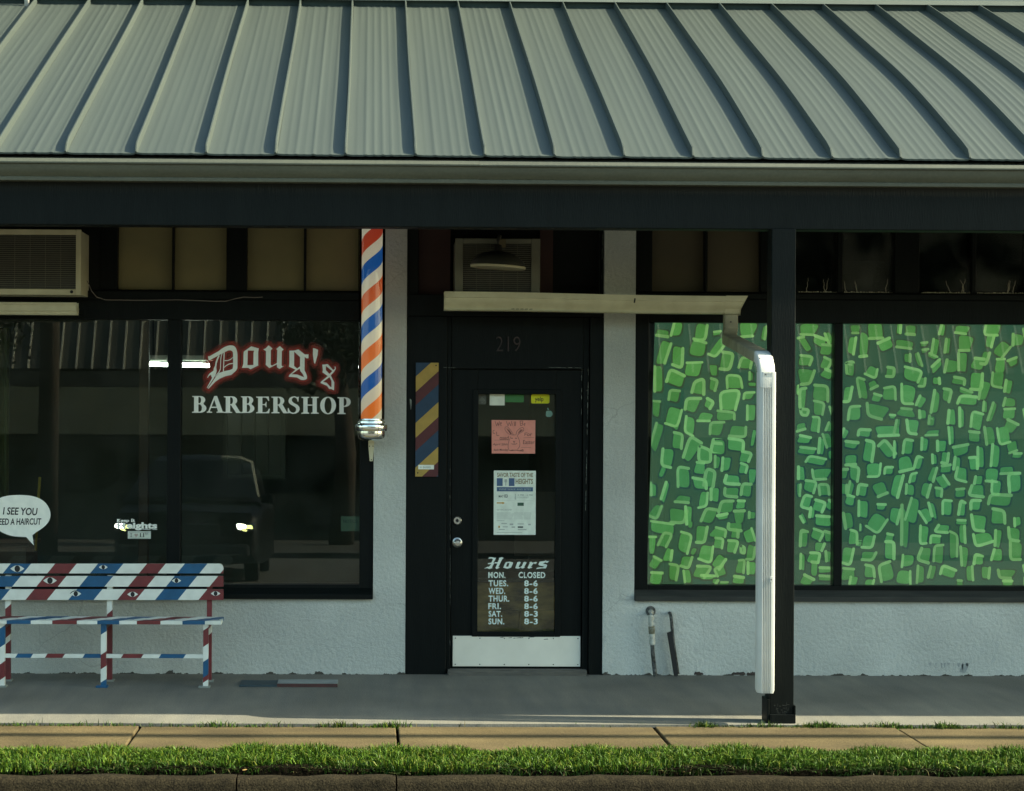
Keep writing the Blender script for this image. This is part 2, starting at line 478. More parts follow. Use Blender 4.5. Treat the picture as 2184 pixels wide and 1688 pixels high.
# ---- grass
def blades(name, n, xr, yf, zf, hr, seed, cols, wr=(0.0022, 0.0045), lean=0.5, front=0.0):
    rg = np.random.default_rng(seed)
    x = rg.uniform(xr[0], xr[1], n)
    y, keep, hmul = yf(x, rg)
    x, y, hmul = x[keep], y[keep], hmul[keep]
    n = len(x)
    z = zf(x, y)
    h = rg.uniform(hr[0], hr[1], n) * hmul
    w = rg.uniform(wr[0], wr[1], n)
    a = rg.uniform(0, 2 * np.pi, n)
    ln = np.abs(rg.normal(0, lean, n)) * h
    b = rg.uniform(0, 2 * np.pi, n)
    dx, dy = np.cos(b) * ln, np.sin(b) * ln - front * h * rg.uniform(0, 1, n)
    sx, sy = np.cos(a) * w, np.sin(a) * w
    P = np.zeros((n, 5, 3))
    P[:, 0] = np.stack([x - sx, y - sy, z], 1); P[:, 1] = np.stack([x + sx, y + sy, z], 1)
    mx, my, mz = x + dx * 0.35, y + dy * 0.35, z + h * 0.6
    P[:, 2] = np.stack([mx + sx * .8, my + sy * .8, mz], 1); P[:, 3] = np.stack([mx - sx * .8, my - sy * .8, mz], 1)
    P[:, 4] = np.stack([x + dx, y + dy, z + h * (1 - 0.25 * np.minimum(1, ln / h))], 1)
    me = bpy.data.meshes.new(name)
    idx = np.arange(n)[:, None] * 5
    faces = [tuple(int(v) for v in q) for q in (idx + np.array([[0, 1, 2, 3]])).tolist()] + [tuple(int(v) for v in q) for q in (idx + np.array([[3, 2, 4]])).tolist()]
    me.from_pydata(P.reshape(-1, 3).tolist(), [], faces)
    c = np.array(cols)[rg.integers(0, len(cols), n)] * rg.uniform(0.75, 1.25, (n, 1))
    c4 = np.concatenate([c, np.ones((n, 1))], 1)
    at_ = me.attributes.new('Col', 'FLOAT_COLOR', 'FACE')
    at_.data.foreach_set('color', np.concatenate([c4, c4], 0).ravel())
    me.materials.append(M['grass'])
    o = bpy.data.objects.new(name, me); COL.objects.link(o)
    return o

GREEN = [(0.042, 0.095, 0.003), (0.058, 0.118, 0.004), (0.030, 0.070, 0.003), (0.080, 0.135, 0.005), (0.045, 0.092, 0.006), (0.105, 0.125, 0.009)]
def verge_y(x, rg):
    t = rg.uniform(0, 1, len(x))
    y = -2.93 - t * (0.54 + 0.05 * np.sin(x * 2.3) + 0.03 * np.sin(x * 6.1))
    hm = 0.8 + 0.25 * np.sin(x * 5.3 + 1) * np.sin(x * 2.2) + 0.15 * np.sin(x * 17)
    return y, np.ones(len(x), bool), hm
vz = lambda x, y: -0.025 + 0.028 * np.clip((-y - 2.91) / 0.2, 0, 1) - 0.016 * np.clip((-y - 2.91) / 0.57, 0, 1)
o = blades('grass', 60000, (-3.6, 5.3), verge_y, vz, (0.022, 0.078), 3, GREEN, lean=0.85, front=0.25)
tag(o, kind='stuff')
DRY = [(0.03, 0.08, 0.004), (0.024, 0.066, 0.004), (0.020, 0.048, 0.006), (0.035, 0.05, 0.010), (0.10, 0.085, 0.035), (0.022, 0.055, 0.005)]
def front_y(x, rg):
    t = rg.uniform(0, 1, len(x)) ** 1.5
    y = -3.385 - t * 0.115 - 0.012 * np.sin(x * 2.3)
    return y, rg.uniform(0, 1, len(x)) < 0.8 + 0.2 * np.sin(x * 4.1), np.ones(len(x))
o = blades('grass_fringe', 26000, (-3.6, 5.3), front_y, lambda x, y: vz(x, y) - 0.012 - 0.02 * np.random.default_rng(1).uniform(0, 1, len(x)), (0.02, 0.06), 5, DRY, lean=1.0, front=1.0)
tag(o, kind='stuff')
def joint_y(x, rg):
    y = WALK_Y - 0.02 + rg.normal(0, 0.014, len(x))
    d = np.where(x > 1.9, 0.85 + 0.3 * np.sin(x * 3.0), 0.22) + np.where((x < 0.25) & (x > -0.2), 0.45, 0) + np.where(x < -1.6, 0.15, 0)
    d = np.where((x > 0.3) & (x < 1.85), 0.015, d)
    d = d * (0.62 + 0.38 * np.sin(x * 13 + 2 * np.sin(x * 4)))
    return y, rg.uniform(0, 1, len(x)) < d, 0.7 + 0.5 * np.sin(x * 9) ** 2
o = blades('joint_weeds', 15000, (-3.4, 5.0), joint_y, lambda x, y: x * 0 - 0.03, (0.025, 0.06), 9, GREEN + DRY, lean=0.7)
tag(o, kind='stuff')
# dry leaves caught along the front of the verge
g = MB(); rg = random.Random(4)
for k in range(70):
    x = rg.uniform(-3.2, 4.8); y = rg.uniform(-3.5, -3.3); z = -0.045 + rg.uniform(0, 0.03); r = rg.uniform(0.006, 0.016); a = rg.uniform(0, 6.28)
    ca, sa = math.cos(a), math.sin(a); tl = rg.uniform(-.6, .6)
    pts = [(r * 1.6, 0), (r * .4, r * .6), (-r * 1.3, r * .2), (-r * 1.1, -r * .3), (r * .3, -r * .6)]
    c = rg.choice([(0.45, 0.28, 0.1), (0.35, 0.2, 0.09), (0.5, 0.4, 0.22)])
    g.poly([(x + u * ca - v * sa, y + (u * sa + v * ca), z + 0.012 + u * tl + v * 0.5) for u, v in pts], 0, c)
o = g.build('dry_leaves', M['grass']); tag(o, kind='stuff')

# ================================================================== BUILDING
B = thing('barbershop_building', 'white stucco shopfront with black frames under a ribbed metal canopy roof', 'building', (0, 0, 0))

# ---- wall
xl0, xl1 = at(797, 1000, 0).x, at(866, 1000, 0).x
xr0, xr1 = at(1287, 1000, 0).x, at(1354, 1000, 0).x
zl = at(500, 1277, 0).z
zr = at(1800, 1283, 0).z
g = MB()
g.box(-8, xl0, 0, 0.2, -0.05, zl)
g.box(xl0, xl1, 0, 0.2, -0.05, 3.7)
g.box(xr0, xr1, 0, 0.2, -0.05, 3.7)
g.box(xr1, 11, 0, 0.2, -0.05, zr)
bm_ = g.build('stucco_wall', M['stucco'], B)
# header over everything and the shell behind
g = MB()
ZT = at(900, 490, 0).z + 0.10   # hidden by the beam
for a, c in ((-8, xl0 - .002), (xl1 + .002, xr0 - .002), (xr1 + .002, 11)): g = MB(); g.box(a, c, .02, .2, ZT, 3.7); g.build('header', M['dark'], B)
g = MB()
g.box(-8, 11, 7.0, 7.2, -0.05, 6.0); g.box(-8.2, -8, 0, 7.2, -0.05, 6.0); g.box(11, 11.2, 0, 7.2, -0.05, 6.0)
g.box(xr0 + 0.05, xr0 + 0.15, 0.2, 7.0, -0.05, 3.3)
g.box(-8, 11, 0.2, 7.0, 3.3, 3.4)
g.box(-8, 11, 1.86, 2.0, 3.4, 6.4)
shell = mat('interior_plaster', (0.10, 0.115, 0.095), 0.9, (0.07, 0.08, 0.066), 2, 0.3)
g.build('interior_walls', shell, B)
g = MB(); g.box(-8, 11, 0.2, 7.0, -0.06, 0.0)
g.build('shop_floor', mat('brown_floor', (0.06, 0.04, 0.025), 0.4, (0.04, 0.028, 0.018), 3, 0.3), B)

# ---- shop windows
TILT = math.tan(R(1.10))
def pane(mb, x0, x1, z0, z1, yb, zb, th=0.005):
    """glass sheet leaning back very slightly"""
    ya, yb2 = yb + (z0 - zb) * TILT, yb + (z1 - zb) * TILT
    mb.prism([(ya, z0), (ya + th, z0), (yb2 + th, z1), (yb2, z1)], x0, x1, 'x')
YG = 0.055
GZ0 = at(600, 1245, YG).z
yglass = lambda z, off=0.003: YG + (z - GZ0) * TILT - off

def shop_window(name_label, xa, xb, zb, zt, mulls, gz0, gz1, gx0, gx1, sillm):
    f = MB()
    y0, y1 = 0.02, 0.14
    f.box(xa, gx0, y0, y1, zb, zt); f.box(gx1, xb, y0, y1, zb, zt)
    f.box(gx0, gx1, y0, y1, gz1, zt)
    f.box(gx0, gx1, y0 + 0.004, y1, zb, gz0)
    xs = [gx0]
    for a, b in mulls:
        f.box(a, b, y0 + 0.003, y1 - 0.004, gz0, gz1); xs += [a, b]
    xs.append(gx1)
    fr = f.build('shop_window', M['dark_wood'], B, bevel=0.004)
    fr['label'] = name_label
    for k in range(0, len(xs), 2):
        p = MB(); pane(p, xs[k] + 0.001, xs[k + 1] - 0.001, gz0 + 0.001, gz1 - 0.001, YG, GZ0)
        p.build('pane', M['glass'], fr)
    s = MB()   # sloping sill
    s.prism([(-0.035, zb), (-0.035, zb + 0.032), (0.0195, zb + 0.075), (0.0195, zb)], xa, xb, 'x')
    s.build('sill', sillm, fr, bevel=0.003)
    return fr
zbl = zl + 0.0
LW = shop_window('dark shop window with white lettering', -7.9, xl0 - 0.002, zbl, at(500, 640, 0.02).z,
                 [(at(-420, 1000, .02).x, at(-390, 1000, .02).x), (at(356, 1000, .02).x, at(385, 1000, .02).x)],
                 at(500, 1247, .02).z, at(500, 683, .02).z, -7.8, at(768, 900, .02).x, M['dark_wood'])
RW = shop_window('shop window backed by green painted sheets', xr1 + 0.002, 10.9, zr, at(1800, 640, 0.02).z,
                 [(at(1779, 1000, .02).x, at(1797, 1000, .02).x), (at(2560, 1000, .02).x, at(2590, 1000, .02).x), (at(3300, 1000, .02).x, at(3330, 1000, .02).x)],
                 at(1800, 1250, .02).z, at(1800, 690, .02).z, at(1383, 900, .02).x, 10.8, mat('grey_sill_paint', (0.030, 0.032, 0.026), 0.7, (0.012, 0.014, 0.012), 9, .3, stretch=(.6, 4, 4)))  # right sill paler than the frame, streaked along its length

# ---- transoms
def transom(panes, z0, z1, xa, xb, label, pm, yo=0.09):
    f = MB()
    y0, y1 = 0.03, 0.16
    zt = ZT
    xs = sorted(panes)
    prev = xa
    f.box(xa, xb, y0, y1, z0, z0 + 0.008)
    for a, b in xs:
        if a > prev: f.box(prev, a, y0, y1, z0 + 0.008, zt)
        prev = b
    f.box(prev, xb, y0, y1, z0 + 0.008, zt)
    fr = f.build('transom_window', M['dark_wood'], B, bevel=0.004)
    fr['label'] = label
    for a, b in xs:
        p = MB(); p.prism([(yo, z0 + 0.0085), (yo + .006, z0 + 0.0085), (yo + .006 + (zt - z0) * .055, zt - .002), (yo + (zt - z0) * .055, zt - .002)], a - 0.004, b + 0.004, 'x')
        p.build('pane', pm, fr)
    return fr
T = lambda px: at(px, 560, 0.04).x
def bar(xa, xb, z0, z1):   # the rail under a transom
    return (xa, xb, z0, z1)
zt0 = at(500, 622, 0.04).z
transom([(T(251), T(367)), (T(371.5), T(483)), (T(527), T(648)), (T(653), T(764))], zt0, 0, T(214), xl0 - 0.002, 'transom of four olive boarded panes', M['olive'])
g = MB(); g.box(-7.9, xl0 - 0.002, 0.012, 0.15, at(500, 640, 0.02).z + 0.001, zt0 - 0.001)
g.build('transom_rail', M['dark_wood'], B, bevel=0.006)
g = MB(); g.box(-7.9, T(214) - 0.001, 0.05, 0.16, zt0, ZT); g.build('boarded_panel', M['dark'], B)
zt1 = at(1800, 627, 0.04).z
transom([(T(1391), T(1503)), (T(1509), T(1622))], zt1, 0, xr1 + 0.002, T(1660), 'transom of two dark brown boarded panes', M['brownboard'])
transom([(T(1690), T(1786)), (T(1797), T(1908)), (T(1960), T(2072)), (T(2081), T(2192)), (T(2244), T(2356)), (T(2365), T(2476))], zt1, 0, T(1660) + 0.001, 10.9, 'transom of grimy dark glass panes', M['dirtyglass'], 0.07)
g = MB(); g.box(T(1660), 10.9, 0.17, 0.19, zt1 - .1, ZT); g.build('transom_backing', M['dark'], B)
g = MB(); g.box(xr1 + 0.002, 10.9, 0.012, 0.15, at(1800, 640, 0.02).z + 0.001, zt1 - 0.001)
g.build('transom_rail', M['dark_wood'], B, bevel=0.006)
# ragged dust along the bottom of the dirty panes
dm = mat('cobweb_dust', (0.75, 0.68, 0.5), 0.9)
rg = random.Random(11)
for a, b in [(1700, 1786), (1797, 1906), (1962, 2072), (2081, 2190)]:
    g = MB()
    x = a + 3
    while x < b - 3:
        w = rg.uniform(1.5, 5); h = rg.uniform(0.8, 2.6)
        p0, p1 = at(x, 626, 0.066), at(min(x + w, b - 2), 626 - h, 0.066)
        g.poly([(p0.x, 0.066, zt1 + 0.009), (p1.x, 0.066, zt1 + 0.009), (p1.x, 0.066, zt1 + 0.009 + h / 320), (p0.x + 0.3 * (p1.x - p0.x), 0.066, zt1 + 0.010 + h / 280)])
        x += w * rg.uniform(0.8, 1.5)
    for k in range(3):     # hanging web threads
        x = rg.uniform(a + 8, b - 8); z = zt1; pts = []
        dx = rg.uniform(-.5, .5)
        for i in range(9):
            pts.append((at(x, 600, .066).x, z)); x += dx * 3 + rg.uniform(-1.6, 1.6); z += rg.uniform(.008, .017)
        for i in range(8):
            q = 0.0017 * (1 - i / 10)
            g.poly([(pts[i][0] - q, 0.065, pts[i][1]), (pts[i][0] + q, 0.065, pts[i][1]), (pts[i + 1][0] + q * .8, 0.065, pts[i + 1][1]), (pts[i + 1][0] - q * .8, 0.065, pts[i + 1][1])])
    g.build('cobweb', dm, B, fixn=False)

# ---- door bay
D0, D1 = xl1 + 0.002, xr0 - 0.002
dl, dr = at(962, 1100, 0.08).x, at(1241, 1100, 0.08).x
dz0, dz1 = at(1100, 1431, 0.08).z, at(1100, 789, 0.08).z
g = MB()
zh = at(1100, 676, 0.03).z
g.box(D0, at(952, 1100, .03).x, 0.015, 0.16, -0.02, zh)          # left casing board
g.box(at(952, 1100, .03).x + 0.0005, dl - 0.003, 0.05, 0.15, -0.02, zh)
g.box(dr + 0.003, at(1256, 1100, .04).x, 0.05, 0.15, -0.02, zh)
g.box(at(1256, 1100, .04).x + 0.0005, D1, 0.015, 0.16, -0.02, zh)
g.box(dl - 0.0025, dr + 0.0025, 0.045, 0.15, dz1 + 0.004, zh)             # head board
g.box(D0, D1, 0.005, 0.15, zh + 0.001, zh + 0.15)
DF = g.build('door_frame', M['dark_wood'], B, bevel=0.004)
wear = mat('worn_paint_edge', (0.30, 0.33, 0.28), 0.8, (0.12, 0.13, 0.12), 30, 0.5)
g = MB(); rg = random.Random(2)
def wearline(x0, y0, x1, y1, yy, w=0.8):
    n = max(3, int(math.hypot(x1 - x0, y1 - y0) / 14))
    for k in range(n):
        if rg.random() < 0.25: continue
        a, b = k / n, (k + rg.uniform(.5, 1)) / n
        p, q = at(x0 + (x1 - x0) * a, y0 + (y1 - y0) * a, yy), at(x0 + (x1 - x0) * b, y0 + (y1 - y0) * b, yy)
        ww = w * rg.uniform(.4, 1) / 640
        if abs(y1 - y0) > abs(x1 - x0): g.poly([(p.x - ww, yy, p.z), (p.x + ww, yy, p.z), (q.x + ww, yy, q.z), (q.x - ww, yy, q.z)])
        else: g.poly([(p.x, yy, p.z - ww), (q.x, yy, q.z - ww), (q.x, yy, q.z + ww), (p.x, yy, p.z + ww)])
wearline(1255, 787, 1249, 1090, 0.012); wearline(1170, 784, 1240, 785, 0.042); wearline(946, 784, 975, 785, 0.012)
wearline(1241, 786, 1240, 900, 0.042); wearline(960, 1000, 960, 1380, 0.042, .5)
p = at(876, 860, 0.01)
g.poly([(p.x - .006, .011, p.z + .03), (p.x + .006, .011, p.z + .02), (p.x + .006, .011, p.z - .02), (p.x + .001, .011, p.z - .05), (p.x - .005, .011, p.z - .01)])
wearline(1285, 500, 1282, 660, 0.0, .6)
g.build('paint_specks', wear, DF, fixn=False)
# house number
num = mat('rust_brown_number', (0.030, 0.012, 0.009), 0.6, (0.016, 0.009, 0.007), 20)
g = MB(); x0, x1, z0, z1 = rect(1058, 718, 1110, 750, 0.04)
put_text(g, "219", x0, x1, z0, z1, lambda z: 0.041, bold=-0.012)
g.build('house_number', num, DF, fixn=False)

# door leaf with glass
wx0, wx1 = at(1018, 1100, .08).x, at(1185, 1100, .08).x
wz0, wz1 = at(1100, 1349, .08).z, at(1100, 840, .08).z
g = MB()
g.box(dl, wx0, 0.08, 0.125, dz0, dz1); g.box(wx1, dr, 0.08, 0.125, dz0, dz1)
g.box(wx0, wx1, 0.08, 0.125, wz1, dz1); g.box(wx0, wx1, 0.08, 0.125, dz0, wz0)
for a, b, c, d in ((wx0 - .035, wx0 + .004, wz0 - .03, wz1 + .03), (wx1 - .004, wx1 + .035, wz0 - .03, wz1 + .03)):
    g.box(a, b, 0.068, 0.0795, c, d)
g.box(wx0 + .0045, wx1 - .0045, 0.068, 0.0795, wz1 - .004, wz1 + .03); g.box(wx0 + .0045, wx1 - .0045, 0.068, 0.0795, wz0 - .03, wz0 + .004)
DOOR = g.build('door', M['dark_wood'], B, bevel=0.003)
g = MB(); pane(g, wx0, wx1, wz0, wz1, 0.095, wz0); g.build('pane', M['glass'], DOOR)
DG = lambda z, off=0.003: 0.095 + (z - wz0) * TILT - off
x0, x1, z0, z1 = rect(965.5, 1357, 1238, 1422, 0.07)
g = MB(); g.box(x0, x1, 0.072, 0.0795, z0, z1)
kp = mat('scuffed_white_plate', (0.84, 0.80, 0.69), 0.45, (0.74, 0.70, 0.60), 5, 0.3, 0.08, 12)
KP = g.build('kick_plate', [kp], DOOR, bevel=0.002)
g = MB()
for k in range(6):
    for zz in (z0 + 0.014, z1 - 0.016):
        xx = x0 + 0.018 + (x1 - x0 - .036) * k / 5
        g.lathe([(0.004, 0.0715), (0.004, 0.0695), (0.002, 0.069)], xx, zz, 8, 0, 'y'); g.build('screw', M['black'], DOOR); g = MB()
for k in range(9):
    xx = x0 + (x1 - x0) * rg.uniform(.35, .75); zz = z1 - rg.uniform(0.004, .025); l = rg.uniform(.01, .04)
    g.poly([(xx, .0712, zz), (xx + l, .0712, zz + .002), (xx + l * .8, .0712, zz + .006), (xx, .0712, zz + .003)])
g.build('scuff_specks', M['black'], DOOR, fixn=False)
def lock(name, px, py, prof, m):
    p = at(px, py, 0.05)
    g = MB(); g.lathe(prof, p.x, p.z, 24, 0, 'y'); return g.build(name, m, DOOR, autos=40)
lock('deadbolt', 975.5, 1111, [(0.030, 0.0798), (0.030, 0.072), (0.024, 0.066), (0.012, 0.066), (0.010, 0.064), (0.0, 0.064)], M['steel'])
p = at(975.5, 1111, 0.05)
g = MB(); g.lathe([(0.011, 0.0655), (0.011, 0.0625), (0.0, 0.0625)], p.x, p.z, 16, 0, 'y'); g.build('keyhole', M['black'], DOOR)
lock('door_knob', 975.5, 1158, [(0.034, 0.0798), (0.034, 0.074), (0.020, 0.068), (0.014, 0.045), (0.020, 0.035), (0.027, 0.022), (0.026, 0.008), (0.018, 0.0), (0.0, -0.001)], M['steel'])
# threshold
x0, x1, z0, z1 = rect(955, 1427, 1251, 1441, 0.0)
g = MB(); g.prism([(-0.03, -0.01), (-0.03, 0.024), (0.0, 0.033), (0.14, 0.033), (0.14, -0.01)], x0, x1, 'x')
g.build('threshold', mat('weathered_threshold', (0.13, 0.12, 0.10), 0.8, (0.08, 0.075, 0.065), 9, 0.4, 0.4, 30, stretch=(1, 6, 6)), B, bevel=0.003)
# opening above the door holding the cooler
g = MB()
g.box(D0, at(892, 560, .05).x, 0.04, 0.15, zh + 0.152, ZT); g.build('transom_jamb', M['dark'], B); g = MB(); g.box(at(1283, 560, .05).x, D1, 0.04, 0.15, zh + 0.152, ZT); g.build('transom_jamb', M['dark'], B); g = MB()
g.box(at(892, 560, .05).x, at(1283, 560, .05).x, 0.19, 0.2, zh + 0.152, ZT)
g.build('transom_surround', M['dark'], B)
g = MB(); g.box(at(893, 560, .08).x, at(961, 560, .08).x, 0.1, 0.12, zh + 0.153, ZT)
o = g.build('boarded_panel', M['redboard'], B); o['label'] = 'dull oxblood board left of the door cooler'
g = MB(); g.box(at(1152, 560, .08).x, at(1180, 560, .08).x, 0.1, 0.12, zh + 0.153, ZT)
o = g.build('boarded_panel', M['redboard'], B); o['label'] = 'narrow oxblood board right of the door cooler'

# ---- canopy roof
EY, EZ, TY, TZ = -2.0, 3.30, 1.85, 4.945
def amp(X): return 0.046 * max(0.0, min(1.6, (X - 0.6) / 3.2)) + 0.003
def roof_pt(X, t, up=0.0):
    sl = math.atan2(TZ - EZ, TY - EY)
    n = amp(X) * math.sin(math.pi * t) * (1 + 0.25 * math.sin(2 * math.pi * t)) + up
    return (X, EY + (TY - EY) * t - math.sin(sl) * n, EZ + (TZ - EZ) * t + math.cos(sl) * n)
SX0 = at(737, 327, EY).x
SP = 0.4062
g = MB()
NT = 26
rg = random.Random(5)
for k in range(-16, 28):
    xa = SX0 + SP * k; xb = xa + SP
    prof = []
    ph = rg.uniform(-.3, .3); rv = [rg.uniform(.35, .95) for _ in range(6)]
    nP = 48
    for i in range(nP + 1):
        u = i / nP
        # a soft lift towards the seam and three shallow stiffening swells
        hgt = 0.005 * max(0, 1 - u / 0.14) ** 2 + 0.003 * max(0, 1 - (1 - u) / 0.10) ** 2
        for qi, (c, wd, a) in enumerate(((0.15, .022, .0022), (0.28, .026, .0040), (0.41, .022, .0030), (0.54, .026, .0044), (0.67, .022, .0030), (0.80, .026, .0038))):
            hgt += a * rv[qi] * (1 + ph) * math.exp(-((u - c) / wd) ** 2)
        prof.append((xa + 0.008 + (SP - 0.016) * u, hgt))
    rows = []
    for j in range(NT + 1):
        t = j / NT
        rows.append([roof_pt(x, t, h + 0.0012 * math.sin(9 * t + k * 1.7 + x * 5)) for x, h in prof])
    g.rings(rows, 0, closed=False)
    # turned down nose
    nose = [(x, y + 0.002, z - 0.010) for x, y, z in rows[0]]
    g.rings([nose, rows[0]], 0, closed=False)
    # standing seam: a thin folded rib, its nose cut on a slant
    rb = []
    for j in range(NT + 1):
        t = j / NT
        hh = 0.052 if j > 0 else 0.012
        w = 0.0065
        wob = 0.003 * math.sin(5 * t + k * 2.1)
        rb.append([roof_pt(xa - w - 0.003 + wob, t, -0.004), roof_pt(xa - w + wob, t, hh - .006), roof_pt(xa - w * .6 + wob, t, hh), roof_pt(xa + w * .6 + wob, t, hh), roof_pt(xa + w + wob, t, hh - .006), roof_pt(xa + w + 0.003 + wob, t, -0.004)])
        if j == 0:
            rb.append([roof_pt(xa - w - 0.003, .012, -0.004), roof_pt(xa - w, .012, 0.04), roof_pt(xa - w * .6, .012, 0.046), roof_pt(xa + w * .6, .012, 0.046), roof_pt(xa + w, .012, 0.04), roof_pt(xa + w + 0.003, .012, -0.004)])
    g.rings(rb, 0, closed=True)
ROOF = g.build('canopy_roof', M['roof'], B, autos=35, fixn=True)
# underside boarding
g = MB()
g.prism([(EY + 0.02, EZ - 0.075), (EY + 0.02, EZ - 0.03), (TY, TZ - 0.05), (TY, TZ - 0.10)], -8.5, 13.2, 'x')
g.build('soffit', mat('soffit_boards', (0.05, 0.055, 0.05), 0.8, (0.035, 0.04, 0.036), 3, 0.2), B)
# flashing along the top
fl = mat('flashing_metal', (0.10, 0.115, 0.10), 0.45, (0.085, 0.10, 0.088), 4, 0.2)
g = MB()
fy, fz = roof_pt(0, 0.985, 0.052)[1:]
g.prism([(fy, fz), (fy, fz + 0.003), (fy + 0.05, fz + 0.045), (1.855, fz + 0.16), (1.855, fz + 0.155), (fy + 0.055, fz + 0.04)], -8.5, 13.2, 'x')
g.build('ridge_flashing', fl, ROOF)
g = MB()
y2, z2 = roof_pt(0, 0.993, 0)[1:]
for k in range(-16, 28):
    a = SX0 + SP * k
    top = roof_pt(a + SP / 2, 0.993, 0.05)
    bot = roof_pt(a + SP / 2, 0.993, -0.01)
    g.prism([(bot[1], bot[2]), (bot[1] + .02, bot[2]), (top[1] + .02, top[2]), (top[1], top[2])], a + 0.008, a + SP - 0.008, 'x')
g.build('closure_strip', mat('closure_foam', (0.035, 0.055, 0.055), 0.9), ROOF)
# vent pipe poking out near the top
p = at(58, 8, 1.75)
g = MB(); rp = roof_pt(p.x, 0.97, 0)
g.tube([(p.x, rp[1], rp[2] - 0.03), (p.x, rp[1], rp[2] + 0.5)], 0.019, 14)
g.build('vent_pipe', M['white_metal'], ROOF, smooth=True)
# gutter (open K profile)
g = MB()
gy = -2.005
pf = [(gy, 3.262), (gy, 3.128), (gy - 0.062, 3.128), (gy - 0.066, 3.131), (gy - 0.068, 3.146), (gy - 0.064, 3.152), (gy - 0.074, 3.162), (gy - 0.088, 3.178), (gy - 0.100, 3.200), (gy - 0.104, 3.220), (gy - 0.121, 3.224), (gy - 0.122, 3.232), (gy - 0.102, 3.254), (gy - 0.096, 3.252),
      (gy - 0.112, 3.233), (gy - 0.098, 3.228), (gy - 0.092, 3.202), (gy - 0.080, 3.184), (gy - 0.058, 3.158), (gy - 0.056, 3.134), (gy - 0.006, 3.134), (gy - 0.006, 3.262)]
secs = [(-8.5, -5.2), (-5.2 + .001, 0.62), (0.62 + 0.001, 6.4), (6.4 + .001, 13.2)]
for i, (a, b) in enumerate(secs):
    d = 0.0012 * (i % 2)
    g.prism([(y - d, z + d) for y, z in pf], a, b, 'x')
g.build('gutter', M['gutter'], B, autos=30)
# beam and posts
g = MB()
bz0 = at(1000, 485.5, -1.99).z
g.box(-8.5, 13.0, -1.985, -1.84, bz0, 3.215)
g.build('beam', M['dark_wood'], B, bevel=0.006)
PF = -2.038
px0, px1 = at(1644, 1000, PF).x, at(1695.5, 1000, PF).x
for dx in (0.0, -6.6, 6.6):
    g = MB(); g.box(px0 + dx, px1 + dx, PF, PF + 0.138, 0.0, bz0 - 0.001)
    po = g.build('post', M['dark_wood'], B, bevel=0.005)
    g = MB()
    g.box(px0 + dx - 0.016, px0 + dx - 0.0005, PF - 0.004, PF + 0.15, 0.0, 0.14)
    g.box(px0 + dx + 0.0005, px1 + dx - 0.0005, PF - 0.016, PF - 0.0005, 0.0, 0.052)
    g.box(px1 + dx + 0.0005, px1 + dx + 0.009, PF - 0.012, PF + 0.15, 0.0, 0.105)
    g.build('post_base', M['dark_wood'], po, bevel=0.002)
    if dx == 0.0:
        g = MB(); r2 = random.Random(3)
        for k in range(26):
            xx = r2.uniform(px0 + .02, px0 + .11); zz = r2.uniform(.055, .11); l = r2.uniform(.004, .02)
            if r2.random() < .5: g.poly([(xx, PF - 0.0015, zz), (xx + .002, PF - 0.0015, zz), (xx + .0025, PF - 0.0015, zz + l), (xx + .001, PF - 0.0015, zz + l)])
            else: g.poly([(xx, PF - 0.0015, zz), (xx + l, PF - 0.0015, zz), (xx + l, PF - 0.0015, zz + .002), (xx, PF - 0.0015, zz + .003)])
        g.build('scratch_specks', mat('dull_scratch', (0.03, 0.032, 0.028), .8), po, fixn=False)

